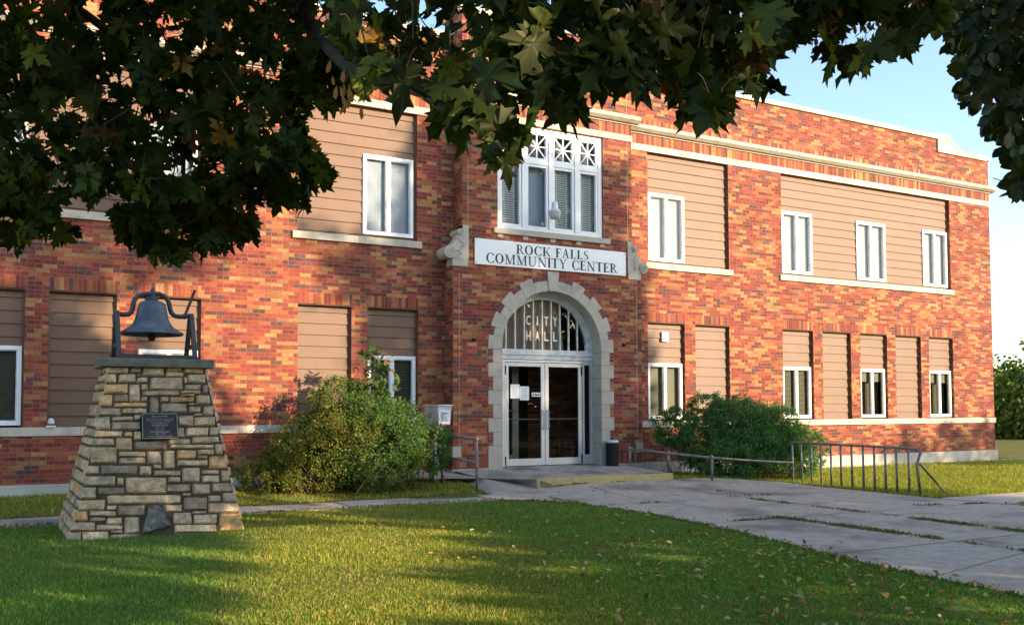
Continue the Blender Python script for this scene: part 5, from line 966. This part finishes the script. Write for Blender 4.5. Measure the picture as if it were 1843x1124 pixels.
# ------------------------------------------------------------------ grass, weeds, fallen leaves
rng = np.random.default_rng(77)
def lawnmask(x, y): return ~(inside(x, y)) & ~((y > 13.27) & (y < 14.33) & (x < 7.9)) & ~inpoly(x, y, RAMP2) & ~((y > 8.68) & (y < 9.92) & (x > 13.2)) & ~((x > xl-.1) & (x < xr+.03) & (y > 14.0)) & ~((x > 7.5) & (x < 11.4) & (y > 15)) & ~((x > 8.0) & (x < 12.0) & (y > 13.9) & (y < 14.1)) & (y < 16.24) & ~((x > .82) & (x < 2.72) & (y > 11.6) & (y < 13.2))
def patch(x0, x1, y0, y1, dens, h):
    k = int((x1-x0)*(y1-y0)*dens); x = rng.uniform(x0, x1, k); y = rng.uniform(y0, y1, k); m = lawnmask(x, y); m &= (np.sin(x*5.1+y*2.3)*np.sin(y*4.3-x*1.9)*.5+.5+rng.uniform(-.2, .9, k)) > .3; return x[m], y[m], np.full(m.sum(), h)
prt = [patch(-.5, 8.2, 3.3, 7.5, 8600, .027), patch(-1.5, 8.5, 7.5, 10.5, 5000, .031), patch(-1.5, 8.4, 10.5, 13.3, 2600, .038), patch(-1.5, 8.6, 14.3, 16.25, 2100, .05), patch(10.6, 14.5, 13.3, 16.2, 2000, .05), patch(13.1, 17.5, 9.5, 16.2, 1700, .055), patch(17.5, 26, 10, 16.25, 1100, .06), patch(13.2, 17, 6.0, 8.8, 1500, .05), patch(24, 34, 12, 24, 300, .08)]
x = np.concatenate([p[0] for p in prt]); y = np.concatenate([p[1] for p in prt]); h = np.concatenate([p[2] for p in prt]); k = len(x)
dirs = np.stack([rng.normal(0, .38, k), rng.normal(0, .38, k), np.full(k, 1.0)], 1); Rm = frames(rng.normal(size=(k, 3)), dirs); hs = h*rng.uniform(.5, 1.35, k)
pn = .5+.5*np.sin(x*1.3+1)*np.sin(y*1.7+x*.6); pn = pn*.6+.4*(.5+.5*np.sin(x*3.7+2*np.sin(y*1.9))*np.sin(y*4.4+1.6*np.sin(x*2.3))); gc = pick([(4, (.11, .20, .024)), (3, (.165, .255, .034)), (2, (.25, .30, .055)), (1.5, (.43, .36, .13))], k, rng, .25)*(.90+.20*pn[:, None]); gc[:, 0] *= 1+.12*pn; gr = np.maximum(sm(3.6, 5.2, x-.25*(y-7)), 1-sm(1.2, 2.4, x-.25*(y-8)))*(y < 13.4)*(x < 9); gc[:, 0] *= 1.22-.60*gr; gc[:, 1] *= 1.06-.16*gr; hs = hs*(.75+.6*pn)  # sunlit strip painted yellower and brighter, shaded lawn greener and darker
tag(scatter('grass', np.stack([x, y, zg(x, y)-.004], 1), Rm, hs, [(-.06, 0, 0), (.06, 0, 0), (.0, 1, .12)], [(0, 1, 2)], gc, GRASSM, sx=(.005/h)*rng.uniform(.8, 2.2, k)/.12*1.0), 'short green lawn grass with straw blades, coloured yellower in the sunlit strip and greener in shade', 'grass', kind='stuff')
# tufts of weeds
wx, wy = [], []; wn_ = [0]
def weeds(p, q_, n, wd=.05):
    t_ = rng.uniform(0, 1, n); L0 = math.hypot(q_[0]-p[0], q_[1]-p[1]); wn_[0] += 1.7; m = np.sin(t_*L0*4.1+wn_[0])+.8*np.sin(t_*L0*9.7+wn_[0]*2)+rng.uniform(-1.3, 1.3, n) > (.35 if L0 > .3 and n < 1300 or n == 1500 or n == 1400 else -.6); t_ = t_[m]; wx.extend(p[0]+(q_[0]-p[0])*t_+rng.normal(0, wd, len(t_))); wy.extend(p[1]+(q_[1]-p[1])*t_+rng.normal(0, wd, len(t_)))
weeds((9.10, 9.25), (9.08, 6.8), 2300, .045); weeds((9.05, 6.5), (9.04, 5.3), 600, .035); weeds((10.62, 11.6), (10.50, 8.2), 1100, .03); weeds((10.5, 8.2), (10.42, 6.0), 1900, .04); weeds((11.9, 9.3), (13.1, 9.0), 500, .03); weeds((8.1, 11.65), (9.0, 11.6), 260, .03); weeds((8.2, 9.2), (9.1, 9.1), 300, .03); weeds((8.6, 14.0), (9.3, 14.02), 260, .03); weeds((9.8, 14.0), (10.2, 14.02), 70, .02); weeds((10.2, 11.9), (11.4, 11.7), 160, .03); weeds((7.9, 12.0), (7.9, 13.1), 400, .05); weeds((13.2, 8.75), (15, 8.7), 400, .04); weeds((11.0, 12.6), (11.5, 12.5), 120, .03)
for yy in np.arange(3.5, 13, .1): weeds((walkL(yy)-.02, yy), (walkL(yy+.1)-.02, yy+.1), 26, .025)
for yy in np.arange(9.9, 13.5, .1): weeds((walkR(yy)+.02, yy), (walkR(yy+.1)+.02, yy+.1), 14, .025)
weeds((-1, 13.3), (7.2, 13.3), 1300, .015); weeds((-1, 14.3), (7.2, 14.3), 1300, .015)
wx, wy = np.array(wx), np.array(wy); k = len(wx); dirs = np.stack([rng.normal(0, .7, k), rng.normal(0, .7, k), np.full(k, .8)], 1)
tag(scatter('weeds', np.stack([wx, wy, zg(wx, wy)+.01], 1), frames(rng.normal(size=(k, 3)), dirs), rng.uniform(.015, .05, k), DV, DF, pick([(4, (.10, .135, .035)), (3, (.14, .16, .05)), (1.5, (.24, .19, .09))], k, rng), GRASSM), 'low weeds growing in the joints and along the edges of the walk', 'weeds', kind='stuff')
# fallen leaves
k = 4200; x = rng.uniform(-.5, 8, k); y = rng.uniform(3.6, 11.5, k); pr = np.where(x > 3.5, 1, .12)*np.where(y < 8.5, 1, .25)*np.clip((x-2.0)/3.5, .1, 1); m = (rng.uniform(0, 1, k) < pr*.85) & (x < walkL(y)+.1); x, y = x[m], y[m]; k = len(x)
cl = pick([(3, (.38, .29, .12)), (4, (.28, .14, .06)), (2, (.42, .38, .19)), (2, (.18, .075, .04)), (1, (.46, .30, .09))], k, rng); dirs = np.stack([rng.normal(0, 1, k), rng.normal(0, 1, k), rng.normal(.1, .3, k)], 1)
CVL = [(0, 0, 0), (.20, .25, .13), (.24, .6, .16), (0, 1, .04), (-.24, .6, .16), (-.20, .25, .13), (0, .45, .0)]; CLF = [(6, i, (i+1) % 6) for i in range(6)]
tag(scatter('fallen_leaves', np.stack([x, y, zg(x, y)+.042], 1), frames(rng.normal(0, .35, (k, 3))+[0, 0, 1], dirs), rng.uniform(.035, .08, k), CVL, CLF, cl, GRASSM), 'curled yellow and brown leaves scattered over the front lawn', 'fallen leaves', kind='stuff')
k = 60; x = rng.uniform(8, 11.5, k); y = rng.uniform(13.0, 15.6, k); z = np.where(y > 14.05, -1.165+(y-14.05)*.035, zg(x, y)+.02)
tag(scatter('leaf_litter', np.stack([x, y, z], 1), frames(rng.normal(0, .2, (k, 3))+[0, 0, 1], np.stack([rng.normal(0, 1, k), rng.normal(0, 1, k), np.zeros(k)], 1)), rng.uniform(.02, .06, k), CVL, CLF, pick([(1, (.06, .04, .03)), (1, (.10, .07, .04))], k, rng), GRASSM), 'small dark leaf bits on the entrance porch', 'leaf litter', kind='stuff')
